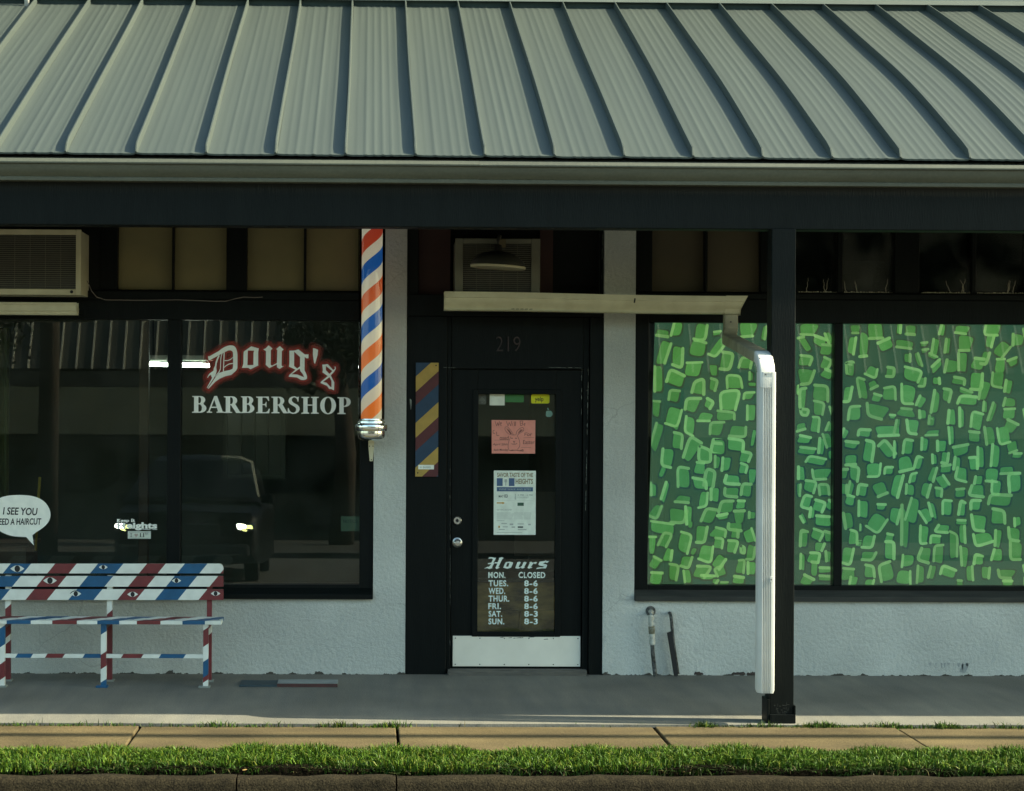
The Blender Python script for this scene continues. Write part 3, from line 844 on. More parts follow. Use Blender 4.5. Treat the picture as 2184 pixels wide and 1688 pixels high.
# ---- green painted sheets behind the right hand window
PEBBLES_RIGHT = """240,120,110,60,0,B;215,205,40,100,-35,T;305,190,80,50,20,T;360,170,30,60,-30,L;340,235,90,60,0,T;215,300,80,60,0,TL;340,315,60,60,20,TR;220,395,90,90,0,RB;345,380,70,50,20,T;172,470,14,60,0,R;205,520,40,110,0,LB;308,490,95,90,5,TR;300,585,60,80,0,TR;213,605,50,40,0,A;375,590,20,60,-20,L;275,675,55,90,0,TR;190,690,60,40,-15,B;360,690,40,50,20,L;210,765,90,40,5,T;315,805,35,90,5,L;350,770,45,90,-20,L;220,830,110,40,5,T;370,855,30,50,0,R;275,890,120,45,10,LT;195,960,40,90,-8,L;315,970,130,60,-5,BL;245,1040,70,70,10,TR;325,1060,60,65,0,LTR;180,1060,20,80,0,R;220,1130,60,80,10,BLT;300,1150,70,60,10,TR;360,1150,40,50,30,T;205,1225,25,60,-30,L;258,1195,25,60,5,L;320,1242,100,55,0,T;210,1340,45,100,5,LT;285,1320,60,50,20,TR;350,1335,40,60,0,T;300,1395,50,50,0,R;265,1455,90,60,0,TR;200,1480,25,90,0,L;355,1450,30,60,0,L;270,1520,40,80,0,T;335,1530,80,30,0,T;335,1575,80,25,0,T;225,1590,80,50,20,T;515,120,55,50,0,B;632,130,90,100,0,B;765,115,25,50,0,R;830,125,70,60,0,B;1020,120,30,60,10,L;1145,120,100,50,10,B;1310,115,110,70,0,BL;1465,180,60,70,0,L;488,210,35,110,8,R;560,215,60,150,0,B;690,210,90,60,-30,T;800,205,110,45,5,B;915,205,40,20,-10,T;920,245,40,20,-10,T;960,275,50,20,25,T;980,220,40,110,5,L;1050,215,30,90,5,L;1155,200,90,80,0,B;1300,180,40,80,10,R;1370,235,80,90,30,R;480,350,50,90,-5,A;605,365,70,60,20,RB;715,370,50,60,0,TRB;850,380,100,70,10,TR;900,425,40,50,0,RB;815,285,30,50,0,R;880,300,25,80,-20,R;985,340,90,35,-45,T;1075,335,90,80,0,L;1138,310,50,110,0,L;1225,320,80,70,10,T;1270,285,60,80,10,RB;1355,330,70,80,0,T;1435,310,60,40,-30,T;465,500,50,90,0,RB;550,465,50,120,-10,LT;610,445,50,40,-30,B;632,520,55,45,10,T;705,490,80,80,0,TR;825,500,95,110,0,BL;895,545,50,70,25,L;985,540,40,130,8,L;1045,505,45,75,10,TR;1155,485,90,25,20,T;1165,535,120,50,5,LT;1265,480,60,110,15,L;1410,545,70,50,0,L;1270,570,20,60,0,L;1345,410,80,90,0,BL;1220,415,80,100,0,RB;1110,420,90,40,5,TR;985,420,35,45,0,R;1410,455,40,80,10,L;510,610,80,80,0,LT;640,600,140,80,10,BL;800,605,110,50,5,T;905,615,40,55,0,L;958,655,35,55,0,A;1075,635,45,90,0,L;1135,640,25,110,0,L;1225,650,65,100,5,LT;1315,600,30,120,15,L;1405,615,85,60,0,T;730,630,30,20,0,T;450,730,40,50,20,L;560,725,75,45,0,LT;690,715,130,60,-5,B;755,695,25,90,8,L;850,690,75,90,0,BL;965,725,90,30,-5,B;1075,740,30,110,-5,L;1205,745,70,60,0,T;1300,745,60,100,-15,L;1380,740,80,110,-20,BL;1420,690,70,60,20,T;485,795,80,40,5,T;590,830,60,120,5,TR;695,820,60,110,-40,TR;745,830,20,100,0,L;815,810,65,90,0,LT;915,795,45,80,0,L;1015,800,50,70,0,L;1130,825,110,60,-10,T;1245,865,35,120,0,L;1330,865,55,130,0,L;1430,810,70,60,-30,B;485,885,75,55,0,B;505,960,50,90,5,TR;620,945,85,80,0,RB;705,945,55,45,0,LT;800,905,95,80,-15,B;880,900,45,70,10,LT;975,880,35,60,-10,L;1035,870,45,70,0,RB;1105,905,40,80,0,L;1200,900,55,70,-10,TR;1455,858,60,25,0,T;1400,945,85,40,-5,B;450,965,40,50,0,T;850,985,45,60,0,LT;960,965,35,100,15,R;1040,935,60,45,-10,T;1130,970,75,80,0,BL;1020,1010,50,90,-35,R;1310,975,75,80,0,B;1230,1000,50,50,0,L;1440,1010,80,110,-10,LT;440,1050,40,70,0,R;485,1055,30,80,10,L;550,1060,65,70,5,LT;655,1050,80,90,-30,B;750,1040,55,130,10,R;830,1060,50,65,0,L;920,1060,50,80,15,R;1000,1075,45,60,0,TR;1120,1075,60,50,-10,T;1215,1065,85,60,0,BL;1335,1045,65,80,0,BL;480,1120,60,55,10,T;555,1175,55,100,0,L;660,1160,60,30,0,T;740,1210,50,100,10,R;845,1180,70,130,10,L;965,1180,30,100,-15,L;1050,1165,60,100,0,LT;1135,1165,40,80,0,LT;1215,1145,55,55,0,LT;1360,1120,140,60,0,LT;930,1210,50,80,-30,L;470,1235,50,90,-15,L;635,1250,90,100,30,RB;545,1280,15,40,0,L;800,1280,40,240,0,L;915,1320,60,100,0,BL;1020,1285,90,45,0,BL;1130,1250,70,25,0,T;1140,1315,35,100,-5,R;1235,1255,80,85,0,BL;1345,1215,80,90,0,TR;1460,1240,50,60,-20,L;495,1335,55,90,0,TR;585,1360,75,80,0,RB;708,1340,55,40,0,T;710,1410,60,110,0,TR;985,1350,60,50,0,LT;1085,1385,55,160,0,TR;1255,1345,110,70,-15,BL;1345,1350,40,110,5,L;1440,1320,70,80,0,BL;535,1375,30,30,0,A;470,1450,60,100,5,RB;588,1448,85,50,0,RB;910,1440,75,80,10,BL;995,1440,55,110,0,LT;820,1470,80,70,-5,L;1150,1450,40,130,0,L;1230,1470,55,60,0,LT;1340,1440,60,70,0,L;1450,1420,80,100,0,BL;465,1550,80,70,0,T;590,1530,65,80,0,TR;690,1540,80,110,-15,LT;790,1565,90,90,0,R;892,1550,50,100,0,L;960,1545,40,80,10,L;1050,1540,90,60,20,LT;1180,1550,40,90,0,R;1275,1545,50,70,0,R;1400,1550,110,50,0,BL;590,1600,60,30,0,R;500,1590,50,50,0,L;1120,1605,40,30,0,T;1400,1605,60,25,0,T"""
PEBBLES_LEFT = """430,190,90,50,5,B;545,160,85,110,0,L;735,180,100,130,0,RB;860,190,60,25,-10,T;1115,165,150,110,0,B;1230,190,30,110,10,R;440,330,85,190,12,R;555,365,80,170,0,RB;705,310,130,120,10,T;870,300,80,150,30,RB;930,410,110,130,5,TRB;1085,425,110,90,0,LTR;675,480,150,110,0,T;835,480,65,75,0,N;400,560,60,220,0,L;530,545,150,110,15,LT;710,615,95,110,0,LTR;830,605,60,90,10,TR;1000,570,120,110,0,LTR;1130,530,25,60,0,L;1140,595,60,30,0,N;520,685,90,100,5,LT;1115,685,80,55,0,LT;670,760,110,120,5,LT;795,750,65,70,20,TR;960,720,170,150,0,LTR;385,790,60,130,0,T;520,840,110,140,10,RB;775,850,120,70,5,B;935,840,150,75,0,TR;1130,820,70,120,0,L;635,920,85,140,5,BL;540,925,35,50,30,N;850,945,110,110,0,LT;1030,970,145,80,0,RB;390,1015,75,200,12,L;550,1040,85,120,0,TR;665,1110,110,200,25,LT;870,1085,100,110,0,A;1010,1070,130,90,0,TR;1150,1020,30,150,10,N;470,1185,110,140,0,BL;760,1150,105,130,0,A;865,1210,45,100,5,L;935,1225,75,100,0,L;1085,1165,90,75,0,TR;720,1255,90,90,0,T;430,1290,40,80,20,N;590,1335,110,150,-5,LT;1070,1260,75,70,0,TR;805,1335,85,140,5,LTR;1140,1320,50,110,0,N;970,1350,125,70,0,BL;725,1380,90,80,5,TR;450,1440,50,160,12,L;600,1500,130,50,5,B;975,1450,115,70,0,BL;1095,1435,80,100,0,LT;845,1475,60,110,0,L;750,1500,75,110,0,RB;360,1430,40,100,0,L;935,1565,110,90,0,LT;1045,1545,80,60,0,T;370,1600,75,120,20,RB;550,1630,130,120,0,RB;800,1630,110,120,5,LT;640,1630,50,140,0,L;1040,1650,80,100,0,T;1140,1630,50,50,0,L;900,1645,90,35,-10,T"""
PEBBLES_LOW = """510,45,180,100,5,T;735,15,40,50,0,N;1090,30,120,70,0,BL;435,190,55,140,0,T;540,140,85,130,20,LTR;690,165,110,160,10,TR;820,95,85,140,0,RB;955,80,150,75,0,TR;1085,90,60,60,0,TR;1205,110,90,100,-30,R;960,165,80,70,0,TR;1065,195,85,85,0,TR;1150,215,30,60,0,A;1215,230,60,120,10,RB;850,245,105,130,10,RB;760,230,40,60,20,N;555,260,60,110,15,R;700,310,80,90,10,RB;960,310,90,110,20,R;1130,345,70,110,0,TR;455,320,90,90,20,T;605,390,80,130,0,TR;820,390,150,100,10,TR;715,425,50,110,-10,L;970,390,80,70,-20,LT;1220,360,60,100,0,L;460,440,115,90,0,T;870,435,110,30,0,T;1115,455,110,60,5,T;930,465,40,40,20,R;1000,482,70,20,0,T"""
def painted_sheet():
    rg = random.Random(21)
    g = MB()
    Y0 = 0.118
    X0, X1 = at(1374, 1000, Y0).x, 10.7
    Z0, Z1 = at(1800, 1252, Y0).z - .02, at(1800, 688, Y0).z + .03
    # background sheet; its left edge runs slightly out of plumb
    e0, e1 = at(1379, 1245, Y0).x, at(1397, 692, Y0).x
    XV = 5.2
    def edge(z): return e0 + (e1 - e0) * (z - Z0) / (Z1 - Z0)
    g.poly([(e0, Y0, Z0), (X1, Y0, Z0), (X1, Y0, Z1), (e1, Y0, Z1)], 0)
    def ink(pts, dy, m, c):
        pts = [(max(p[0], edge(p[1]) + 0.001), min(max(p[1], Z0), Z1)) for p in pts]
        vs, fs = tess([pts])
        g.tris([(p[0], Y0 - dy, p[1]) for p in vs], fs, m, c)
    def rounded(P, r=0.25, n=3):
        out = []
        k = len(P)
        for i in range(k):
            a, b, c = Vector(P[i - 1]), Vector(P[i]), Vector(P[(i + 1) % k])
            p, q = b.lerp(a, r), b.lerp(c, r)
            for j in range(n + 1):
                t = j / n
                v = p * (1 - t) ** 2 + b * 2 * t * (1 - t) + q * t * t
                out.append((v.x, v.y))
        return out
    def stroke(path, w):
        L, Rr = [], []
        path = [Vector(p) for p in path]
        for i, p in enumerate(path):
            t = (path[min(i + 1, len(path) - 1)] - path[max(i - 1, 0)])
            if t.length < 1e-6: continue
            t.normalize(); nrm = Vector((-t.y, t.x))
            ww = w * rg.uniform(.94, 1.06)
            L.append(p + nrm * ww); Rr.append(p - nrm * ww)
        t0 = (path[1] - path[0]).normalized(); t1 = (path[-1] - path[-2]).normalized()
        cap0 = [path[0] - t0 * w * .7 + (L[0] - path[0]) * .5, path[0] - t0 * w * .7 - (L[0] - path[0]) * .5]
        cap1 = [path[-1] + t1 * w * .7 - (L[-1] - path[-1]) * .5, path[-1] + t1 * w * .7 + (L[-1] - path[-1]) * .5]
        return [(v.x, v.y) for v in L + [cap1[1], cap1[0]] + Rr[::-1] + [cap0[1], cap0[0]]]
    # the pebbles as painted: centre, size, turn and the sides that carry the light stroke
    marks = []
    for tbl, ox, oy, sc in ((PEBBLES_RIGHT, 2880, 1160, 1.5625), (PEBBLES_LEFT, 2280, 1160, 2.1095), (PEBBLES_LOW, 2240, 1960, 2.11)):
        for e in tbl.split(';'):
            a = e.split(',')
            x, y, w, h, r_ = (float(q) for q in a[:5])
            p = at((ox + x / sc) / 1.75824, (oy + y / sc) / 1.75824, Y0)
            k = 1 / sc / 1.75824 / 309.0
            marks.append((p.x, p.z, w * k / 2, h * k / 2, -R(r_), a[5]))
    xr = at(2184, 1000, Y0).x
    x = xr + 0.05
    while x < 5.3:                      # the sheet runs on past the edge of the photograph
        z = Z0 + .05
        while z < Z1:
            marks.append((x + rg.uniform(-.02, .02), z + rg.uniform(-.02, .02), rg.uniform(.022, .045), rg.uniform(.025, .055), rg.gauss(0, .15), rg.choice(['T', 'LT', 'TR', 'BL', 'L', 'RB'])))
            z += .108
        x += .115
    pz = at(1669, 1000, Y0).x
    for z in np.arange(Z0 + .06, Z1, .11):      # behind the post
        marks.append((pz + rg.uniform(-.03, .03), z, .035, .04, rg.gauss(0, .2), rg.choice(['T', 'LT', 'BL'])))
    order = 'TRBL'
    for cx, cz, w, h, a, sd in marks:
        ca, sa = math.cos(a), math.sin(a)
        tp = rg.uniform(.5, 1.05), rg.uniform(.5, 1.05)
        loc = [(-w * tp[0], h), (w, h * rg.uniform(.75, 1)), (w * tp[1], -h), (-w * rg.uniform(.8, 1), -h * rg.uniform(.8, 1))]
        loc = [(x + rg.gauss(0, .11) * w, y + rg.gauss(0, .11) * h) for x, y in loc]
        P = [(cx + x * ca - y * sa, cz + x * sa + y * ca) for x, y in loc]
        b = rg.uniform(.8, 1.12)
        zt = (cz - Z0) / (Z1 - Z0)
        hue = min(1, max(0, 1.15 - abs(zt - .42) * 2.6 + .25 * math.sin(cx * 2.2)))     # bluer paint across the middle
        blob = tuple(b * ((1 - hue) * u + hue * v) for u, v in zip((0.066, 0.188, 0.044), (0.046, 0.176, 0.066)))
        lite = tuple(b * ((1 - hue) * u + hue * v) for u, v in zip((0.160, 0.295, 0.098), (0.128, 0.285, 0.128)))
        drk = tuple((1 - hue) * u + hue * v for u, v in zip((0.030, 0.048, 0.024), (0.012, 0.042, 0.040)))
        O = rounded(P, rg.uniform(.24, .36), 4)
        ex = .010
        big = [(x + math.copysign(ex, x - cx) * min(1, abs(x - cx) / w * 1.4) + .002, y + math.copysign(ex, y - cz) * min(1, abs(y - cz) / h * 1.4) - .003) for x, y in O]
        ink(big, 0.0008, 1, drk)
        ink(O, 0.0016, 1, blob)
        if sd == 'N': continue
        if sd == 'A': path = P + [P[0]]
        else:
            k0 = order.index(sd[0]); path = [P[(k0 + q) % 4] for q in range(len(sd) + 1)]
        fine = []
        for q in range(len(path) - 1):
            fine += [tuple(Vector(path[q]).lerp(Vector(path[q + 1]), t / 6)) for t in range(6)]
        fine.append(path[-1])
        for _ in range(3):
            fine = [fine[0]] + [tuple((Vector(fine[q - 1]) + Vector(fine[q]) * 2 + Vector(fine[q + 1])) / 4) for q in range(1, len(fine) - 1)] + [fine[-1]]
        wd_ = min(rg.uniform(.0085, .0115), .75 * min(w, h))
        ink(stroke(fine, wd_), 0.0024, 1, lite)
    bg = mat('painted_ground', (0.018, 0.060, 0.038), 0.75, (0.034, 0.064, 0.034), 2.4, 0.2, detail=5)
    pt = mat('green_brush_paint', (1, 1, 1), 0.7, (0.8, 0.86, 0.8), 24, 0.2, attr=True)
    for q in (bg, pt):        # paint glows by itself, standing in for room light behind the sheet
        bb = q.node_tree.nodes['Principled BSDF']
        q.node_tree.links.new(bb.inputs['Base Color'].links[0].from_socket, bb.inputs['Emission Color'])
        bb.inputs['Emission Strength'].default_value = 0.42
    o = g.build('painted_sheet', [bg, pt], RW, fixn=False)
    o['label'] = 'dark green sheet covered in light green brushed pebble shapes'
    return o
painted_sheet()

# ================================================================== THINGS ON THE SHOPFRONT
# ---- name lettering on the left window
def crop5(x, y):      # letter tracing units -> window pixels
    return (700 + x / 3.5226) / 1.75824, (1270 + y / 3.5226) / 1.75824
def trace(p, Y, f=crop5):
    px, py = f(*p)
    q = at(px, py, Y)
    return (q.x, q.z)
BLACKLETTER = {
 'd': [[[(278,235),(300,232),(420,165),(455,137),(490,115),(530,97),(570,88),(600,90),(625,99),(643,118),(655,142),(664,175),(668,210),(668,392),(650,425),(585,482),(545,490),(505,500),(435,530),(375,572),(285,665),(276,660),(345,560),(385,500),(425,455),(490,432),(560,418),(602,402),(610,370),(610,205),(606,180),(597,166),(575,156),(550,157),(520,170),(450,205),(370,250),(300,285),(284,280)]],
       [[(425,214),(400,250),(378,310),(372,355),(354,395),(350,425),(300,462),(280,490),(268,520),(275,520),(292,495),(318,478),(322,500),(333,520),(262,652),(270,655),(352,530),(382,470),(393,430),(388,380),(394,330),(410,280),(430,236)]],
       [[(466,187),(450,220),(442,270),(438,400),(420,438),(368,502),(374,505),(428,450),(447,405),(452,275),(459,228),(474,191)]],
       [[(485,176),(499,170),(488,430),(476,434)]],
       [[(497,286),(540,285),(575,270),(608,243),(608,254),(578,283),(540,297),(497,297)]],
       [[(492,375),(520,350),(555,330),(608,322),(608,334),(560,342),(525,360),(492,388)]]],
 'o': [[[(750,175),(785,148),(850,102),(950,130),(942,180),(942,345),(945,355),(840,408),(812,388),(725,388),(738,360),(745,330),(748,200)], [(805,158),(888,160),(880,190),(878,350),(800,352),(805,180)]]],
 'u': [[[(1008,145),(1040,130),(1080,88),(1132,133),(1110,155),(1108,345),(1125,358),(1190,325),(1195,150),(1178,140),(1228,97),(1280,145),(1256,165),(1252,355),(1262,368),(1285,362),(1225,403),(1190,378),(1190,340),(1090,392),(1040,345),(1045,320),(1045,165)]]],
 'g': [[[(1355,160),(1420,158),(1475,143),(1560,210),(1608,208),(1608,262),(1582,262),(1558,245),(1556,420),(1576,462),(1590,500),(1588,532),(1565,546),(1540,550),(1505,546),(1455,515),(1345,505),(1355,480),(1436,412),(1350,372),(1355,330)], [(1418,172),(1418,362),(1458,396),(1496,366),(1496,245),(1428,182)], [(1490,397),(1385,472),(1460,476),(1550,512),(1535,475),(1500,430)]]],
 'q': [[[(1668,125),(1700,132),(1735,150),(1728,220),(1695,335),(1680,318),(1665,210)]]],
 's': [[[(1790,345),(1835,342),(1860,335),(1935,415),(1955,402),(1958,390),(1950,374),(1966,371),(1970,400),(1945,442),(1903,488),(1950,580),(1946,685),(1908,668),(1882,668),(1852,625),(1765,588),(1772,572),(1862,496),(1790,445),(1798,420)], [(1838,362),(1838,418),(1885,468),(1922,430)], [(1885,512),(1802,572),(1850,586),(1898,640),(1912,640),(1912,562)]]],
}
A = arc
SERIF = {
 'B': (.86, [[(0,0),(0,.05),(.12,.08),(.12,.92),(0,.95),(0,1),(.48,1)] + A(.48,.765,.31,.235,88,-50) + A(.49,.265,.37,.265,55,-90), [(.38,.94),(.44,.94)] + A(.44,.755,.10,.185,90,-90) + [(.38,.57)], [(.38,.50),(.44,.50)] + A(.44,.28,.15,.22,90,-90) + [(.38,.06)]]),
 'A': (1.04, [[(0,0),(0,.05),(.09,.08),(.45,1),(.62,1),(.95,.08),(1.04,.05),(1.04,0),(.58,0),(.58,.05),(.68,.08),(.61,.29),(.26,.29),(.18,.08),(.33,.05),(.33,0)], [(.29,.36),(.585,.36),(.45,.78)]]),
 'R': (1.03, [[(0,0),(0,.05),(.12,.08),(.12,.92),(0,.95),(0,1),(.48,1)] + A(.48,.745,.32,.255,88,-52) + [(.95,.08),(1.03,.05),(1.03,0),(.74,0),(.44,.46),(.38,.46),(.38,.08),(.5,.05),(.5,0)], [(.38,.94),(.43,.94)] + A(.43,.735,.12,.205,90,-90) + [(.38,.53)]]),
 'E': (.82, [[(0,0),(0,.05),(.12,.08),(.12,.92),(0,.95),(0,1),(.76,1),(.79,.74),(.74,.74),(.66,.88),(.58,.94),(.38,.94),(.38,.55),(.5,.55),(.57,.6),(.58,.68),(.63,.68),(.63,.36),(.58,.36),(.57,.44),(.5,.49),(.38,.49),(.38,.06),(.58,.06),(.7,.13),(.77,.27),(.82,.27),(.79,0)]]),
 'S': (.73, [[(.64,.7),(.67,1.0),(.61,.98),(.56,.97),(.42,1.02),(.25,1.0),(.12,.92),(.05,.77),(.07,.64),(.15,.55),(.25,.49),(.4,.41),(.49,.32),(.51,.2),(.46,.09),(.34,.04),(.2,.08),(.1,.2),(.06,.32),(.01,.32),(0,0),(.06,.02),(.12,.03),(.3,-.03),(.5,0),(.65,.09),(.72,.24),(.7,.38),(.6,.5),(.45,.58),(.32,.66),(.25,.75),(.25,.85),(.31,.93),(.4,.96),(.5,.92),(.57,.82),(.6,.7)]]),
 'H': (1.04, [[(0,0),(0,.05),(.12,.08),(.12,.92),(0,.95),(0,1),(.47,1),(.47,.95),(.37,.92),(.37,.54),(.67,.54),(.67,.92),(.57,.95),(.57,1),(1.04,1),(1.04,.95),(.92,.92),(.92,.08),(1.04,.05),(1.04,0),(.57,0),(.57,.05),(.67,.08),(.67,.48),(.37,.48),(.37,.08),(.47,.05),(.47,0)]]),
 'O': (.94, [A(.47,.5,.47,.52,0,360,28)[:-1], A(.47,.5,.21,.46,0,360,28)[:-1]]),
 'P': (.80, [[(0,0),(0,.05),(.12,.08),(.12,.92),(0,.95),(0,1),(.46,1)] + A(.46,.715,.34,.285,88,-90) + [(.38,.43),(.38,.08),(.5,.05),(.5,0)], [(.38,.94),(.43,.94)] + A(.43,.715,.12,.225,90,-90) + [(.38,.49)]]),
}
SIGN = thing('window_lettering', 'white blackletter shop name with red glow over serif capitals on the left window', 'sign', (-0.6, 0.05, 1.85))
g = MB(); polys2d = []
for ch, pieces in BLACKLETTER.items():
    for loops in pieces:
        L = [[trace(p, YG) for p in l] for l in loops]
        polys2d.append(L[0])
        vs, fs = tess(L)
        g.tris([(x, yglass(z, 0.006), z) for x, z in vs], fs)
g.build('name_letters', M['vinyl'], SIGN, fixn=False)
g = MB()
for ch, xa, xb, b, t in [('B',68,258,981,760),('A',262,492,981,760),('R',487,716,984,764),('B',712,893,984,764),('E',915,1095,988,768),('R',1117,1338,988,769),('S',1332,1494,991,768),('H',1513,1745,994,771),('O',1762,1972,997,774),('P',1990,2167,999,776)]:
    wd, loops = SERIF[ch]
    L = [[trace((xa + (xb - xa) * p[0] / wd, b - (b - t) * p[1]), YG) for p in l] for l in loops]
    vs, fs = tess(L)
    g.tris([(x, yglass(z, 0.004), z) for x, z in vs], fs)
g.build('trade_letters', M['vinyl'], SIGN, fixn=False)
# airbrushed red round the name: paint that thins out to nothing, stored per vertex
def segdist(P, poly):
    d = np.full(len(P), 1e9)
    for i in range(len(poly)):
        a = np.array(poly[i]); b = np.array(poly[(i + 1) % len(poly)]); ab = b - a
        t = np.clip(((P - a) @ ab) / max(ab @ ab, 1e-12), 0, 1)
        d = np.minimum(d, np.hypot(*(P - (a + t[:, None] * ab)).T))
    return d
def inside(P, poly):
    r = np.zeros(len(P), bool); x, y = P[:, 0], P[:, 1]
    for i in range(len(poly)):
        (x1, y1), (x2, y2) = poly[i], poly[(i + 1) % len(poly)]
        if y1 == y2: continue
        r ^= ((y1 > y) != (y2 > y)) & (x < (x2 - x1) * (y - y1) / (y2 - y1) + x1)
    return r
hx0, hz0 = trace((190, 730), YG); hx1, hz1 = trace((2030, 30), YG)
nx, nz = 210, 84
gx_, gz_ = np.meshgrid(np.linspace(hx0, hx1, nx), np.linspace(hz0, hz1, nz))
P = np.stack([gx_.ravel(), gz_.ravel()], 1)
dist = np.full(len(P), 1e9)
for pl in polys2d: dist = np.where(inside(P, pl), 0, np.minimum(dist, segdist(P, pl)))
alpha = np.clip(1.0 - (dist - 0.012) / 0.030, 0, 1) ** 1.2
me = bpy.data.meshes.new('red_glow')
keep = []
for j in range(nz - 1):
    for i in range(nx - 1):
        q = (j * nx + i, j * nx + i + 1, (j + 1) * nx + i + 1, (j + 1) * nx + i)
        if max(alpha[list(q)]) > 0: keep.append(q)
me.from_pydata([(x, yglass(z, 0.002), z) for x, z in P], [], keep)
at_ = me.attributes.new('Alpha', 'FLOAT', 'POINT'); at_.data.foreach_set('value', alpha)
hm = bpy.data.materials.new('airbrushed_red'); hm.use_nodes = True
nt = hm.node_tree; bs = nt.nodes['Principled BSDF']
bs.inputs['Base Color'].default_value = (0.30, 0.032, 0.018, 1); bs.inputs['Roughness'].default_value = 0.7
a_ = nt.nodes.new('ShaderNodeAttribute'); a_.attribute_name = 'Alpha'
mm = nt.nodes.new('ShaderNodeMath'); mm.operation = 'MULTIPLY'; mm.inputs[1].default_value = 0.74
nt.links.new(a_.outputs['Fac'], mm.inputs[0]); nt.links.new(mm.outputs[0], bs.inputs['Alpha'])
me.materials.append(hm)
o = bpy.data.objects.new('red_glow', me); COL.objects.link(o); attach(o, SIGN)

# ---- opening hours on the door glass
def cropH(x, y): return (1780 + x / 5.275) / 1.75824, (2060 + y / 5.275) / 1.75824
HS = thing('hours_lettering', 'white opening hours list under a slanted blackletter heading on the door glass', 'sign', (0.95, 0.09, 0.6))
YD = 0.09
g = MB()
HOURS = [[(185,388),(250,352),(285,350),(330,300),(262,300),(265,280),(332,268),(362,208),(345,190),(268,192),(290,165),(345,160),(400,175),(428,172),(400,225),(376,262),(385,285),(340,372),(370,375),(330,385),(290,398),(255,380)],
 [(400,262),(455,262),(490,192),(470,180),(510,170),(545,160),(578,180),(545,205),(470,360),(500,362),(485,375),(435,398),(412,372),(452,285),(388,285)],
 [(845,262),(885,250),(915,262),(872,352),(890,362),(938,338),(965,265),(990,252),(1030,265),(980,362),(1000,365),(955,388),(922,378),(925,362),(870,390),(805,380),(815,350)],
 [(1085,265),(1120,250),(1150,270),(1180,262),(1215,255),(1240,272),(1205,295),(1160,285),(1115,358),(1150,362),(1085,390),(1045,375),(1092,282)],
 [(1290,250),(1380,238),(1415,226),(1425,240),(1480,236),(1440,275),(1400,262),(1350,290),(1425,305),(1438,325),(1410,385),(1330,380),(1215,398),(1240,368),(1285,362),(1350,362),(1375,345),(1280,325),(1262,305)]]
for pl in HOURS:
    vs, fs = tess([[trace(p, YD, cropH) for p in pl]])
    g.tris([(x, DG(z, .004), z) for x, z in vs], fs)
vs, fs = tess([[trace(p, YD, cropH) for p in l] for l in [[(620,260),(690,250),(765,268),(735,340),(720,370),(650,390),(565,370),(595,300)], [(648,278),(692,280),(666,350),(622,348)]]])
g.tris([(x, DG(z, .004), z) for x, z in vs], fs)
pv = mat('pale_mint_vinyl', (0.74, 0.84, 0.76), 0.6, (0.64, 0.73, 0.66), 20, 0.3)
g.build('heading', pv, HS, fixn=False)
g = MB(); gt = MB()
rows = [("MON.",270,612,575,455),("TUES.",275,665,738,618),("WED.",275,606,890,770),("THUR.",275,686,1040,922),("FRI.",270,522,1190,1072),("SAT.",275,545,1340,1222),("SUN.",272,588,1490,1372)]
vals = ["CLOSED"] + ["8-6"] * 4 + ["8-3"] * 2
for (t, xa, xb, yb, yt), v in zip(rows, vals):
    a, b = trace((xa, yb), YD, cropH), trace((xb, yt), YD, cropH)
    put_text(g, t, a[0], b[0], a[1], b[1], lambda z: DG(z, .004), bold=0.03, spacing=1.12)
    xa2, xb2 = (868, 1400) if v == "CLOSED" else (980, 1250)
    a, b = trace((xa2, yb), YD, cropH), trace((xb2, yt), YD, cropH)
    put_text(gt, v, a[0], b[0], a[1], b[1], lambda z: DG(z, .004), bold=0.03, spacing=1.12)
g.build('day_names', pv, HS, fixn=False); gt.build('times', pv, HS, fixn=False)

# ---- stickers and notices on the door glass
def sticker(name, label, cat, box, col, Yf, rad=0.0, thick=0.0012, Y=YD, col2=None, group=None, skew=0.0):
    x0, x1, z0, z1 = rect(*box, Y)
    t = thing(name, label, cat, ((x0 + x1) / 2, Yf(z0), z0), group)
    g = MB()
    if rad:
        pts = arc(x0 + rad, z0 + rad, rad, rad, 180, 270, 5) + arc(x1 - rad, z0 + rad, rad, rad, 270, 360, 5) + arc(x1 - rad, z1 - rad, rad, rad, 0, 90, 5) + arc(x0 + rad, z1 - rad, rad, rad, 90, 180, 5)
    else: pts = [(x0, z0), (x1, z0), (x1 + skew, z1), (x0 - skew, z1)]
    vs, fs = tess([pts])
    n = len(pts)
    fr = [(p[0], Yf(p[1]) - thick, p[1]) for p in vs]; bk = [(p[0], Yf(p[1]), p[1]) for p in vs]
    g.tris(fr + bk, fs + [tuple(n + k for k in f) for f in fs] + [(k, (k + 1) % n, n + (k + 1) % n, n + k) for k in range(n)])
    m = mat(name + '_print', col, 0.7, col2 or tuple(c * .85 for c in col), 25, 0.3)
    g.build('sheet' if not rad else 'backing', m, t)
    return t, (x0, x1, z0, z1)
DGS = lambda z: DG(z, .0025)
front = lambda z: DG(z, .0042)
t, b = sticker('white_label', 'small blank looking white label at the top of the door glass', 'label', (1045, 841, 1077, 865), (0.80, 0.82, 0.70), DGS)
g = MB(); put_text(g, "Thank you", b[0] + .03, b[1] - .03, b[3] - .016, b[3] - .008, front); g.build('small_print', mat('faded_print', (0.35, 0.37, 0.32), .8), t, fixn=False)
sticker('green_sticker', 'plain mid green sticker next to the white label on the door glass', 'sticker', (1078, 842, 1118, 858.5), (0.05, 0.19, 0.055), DGS, 0.006)
t, b = sticker('yellow_sticker', 'yellow rounded sticker at the top right of the door glass', 'sticker', (1133.5, 841.5, 1173, 861), (0.72, 0.69, 0.012), DGS, 0.012)
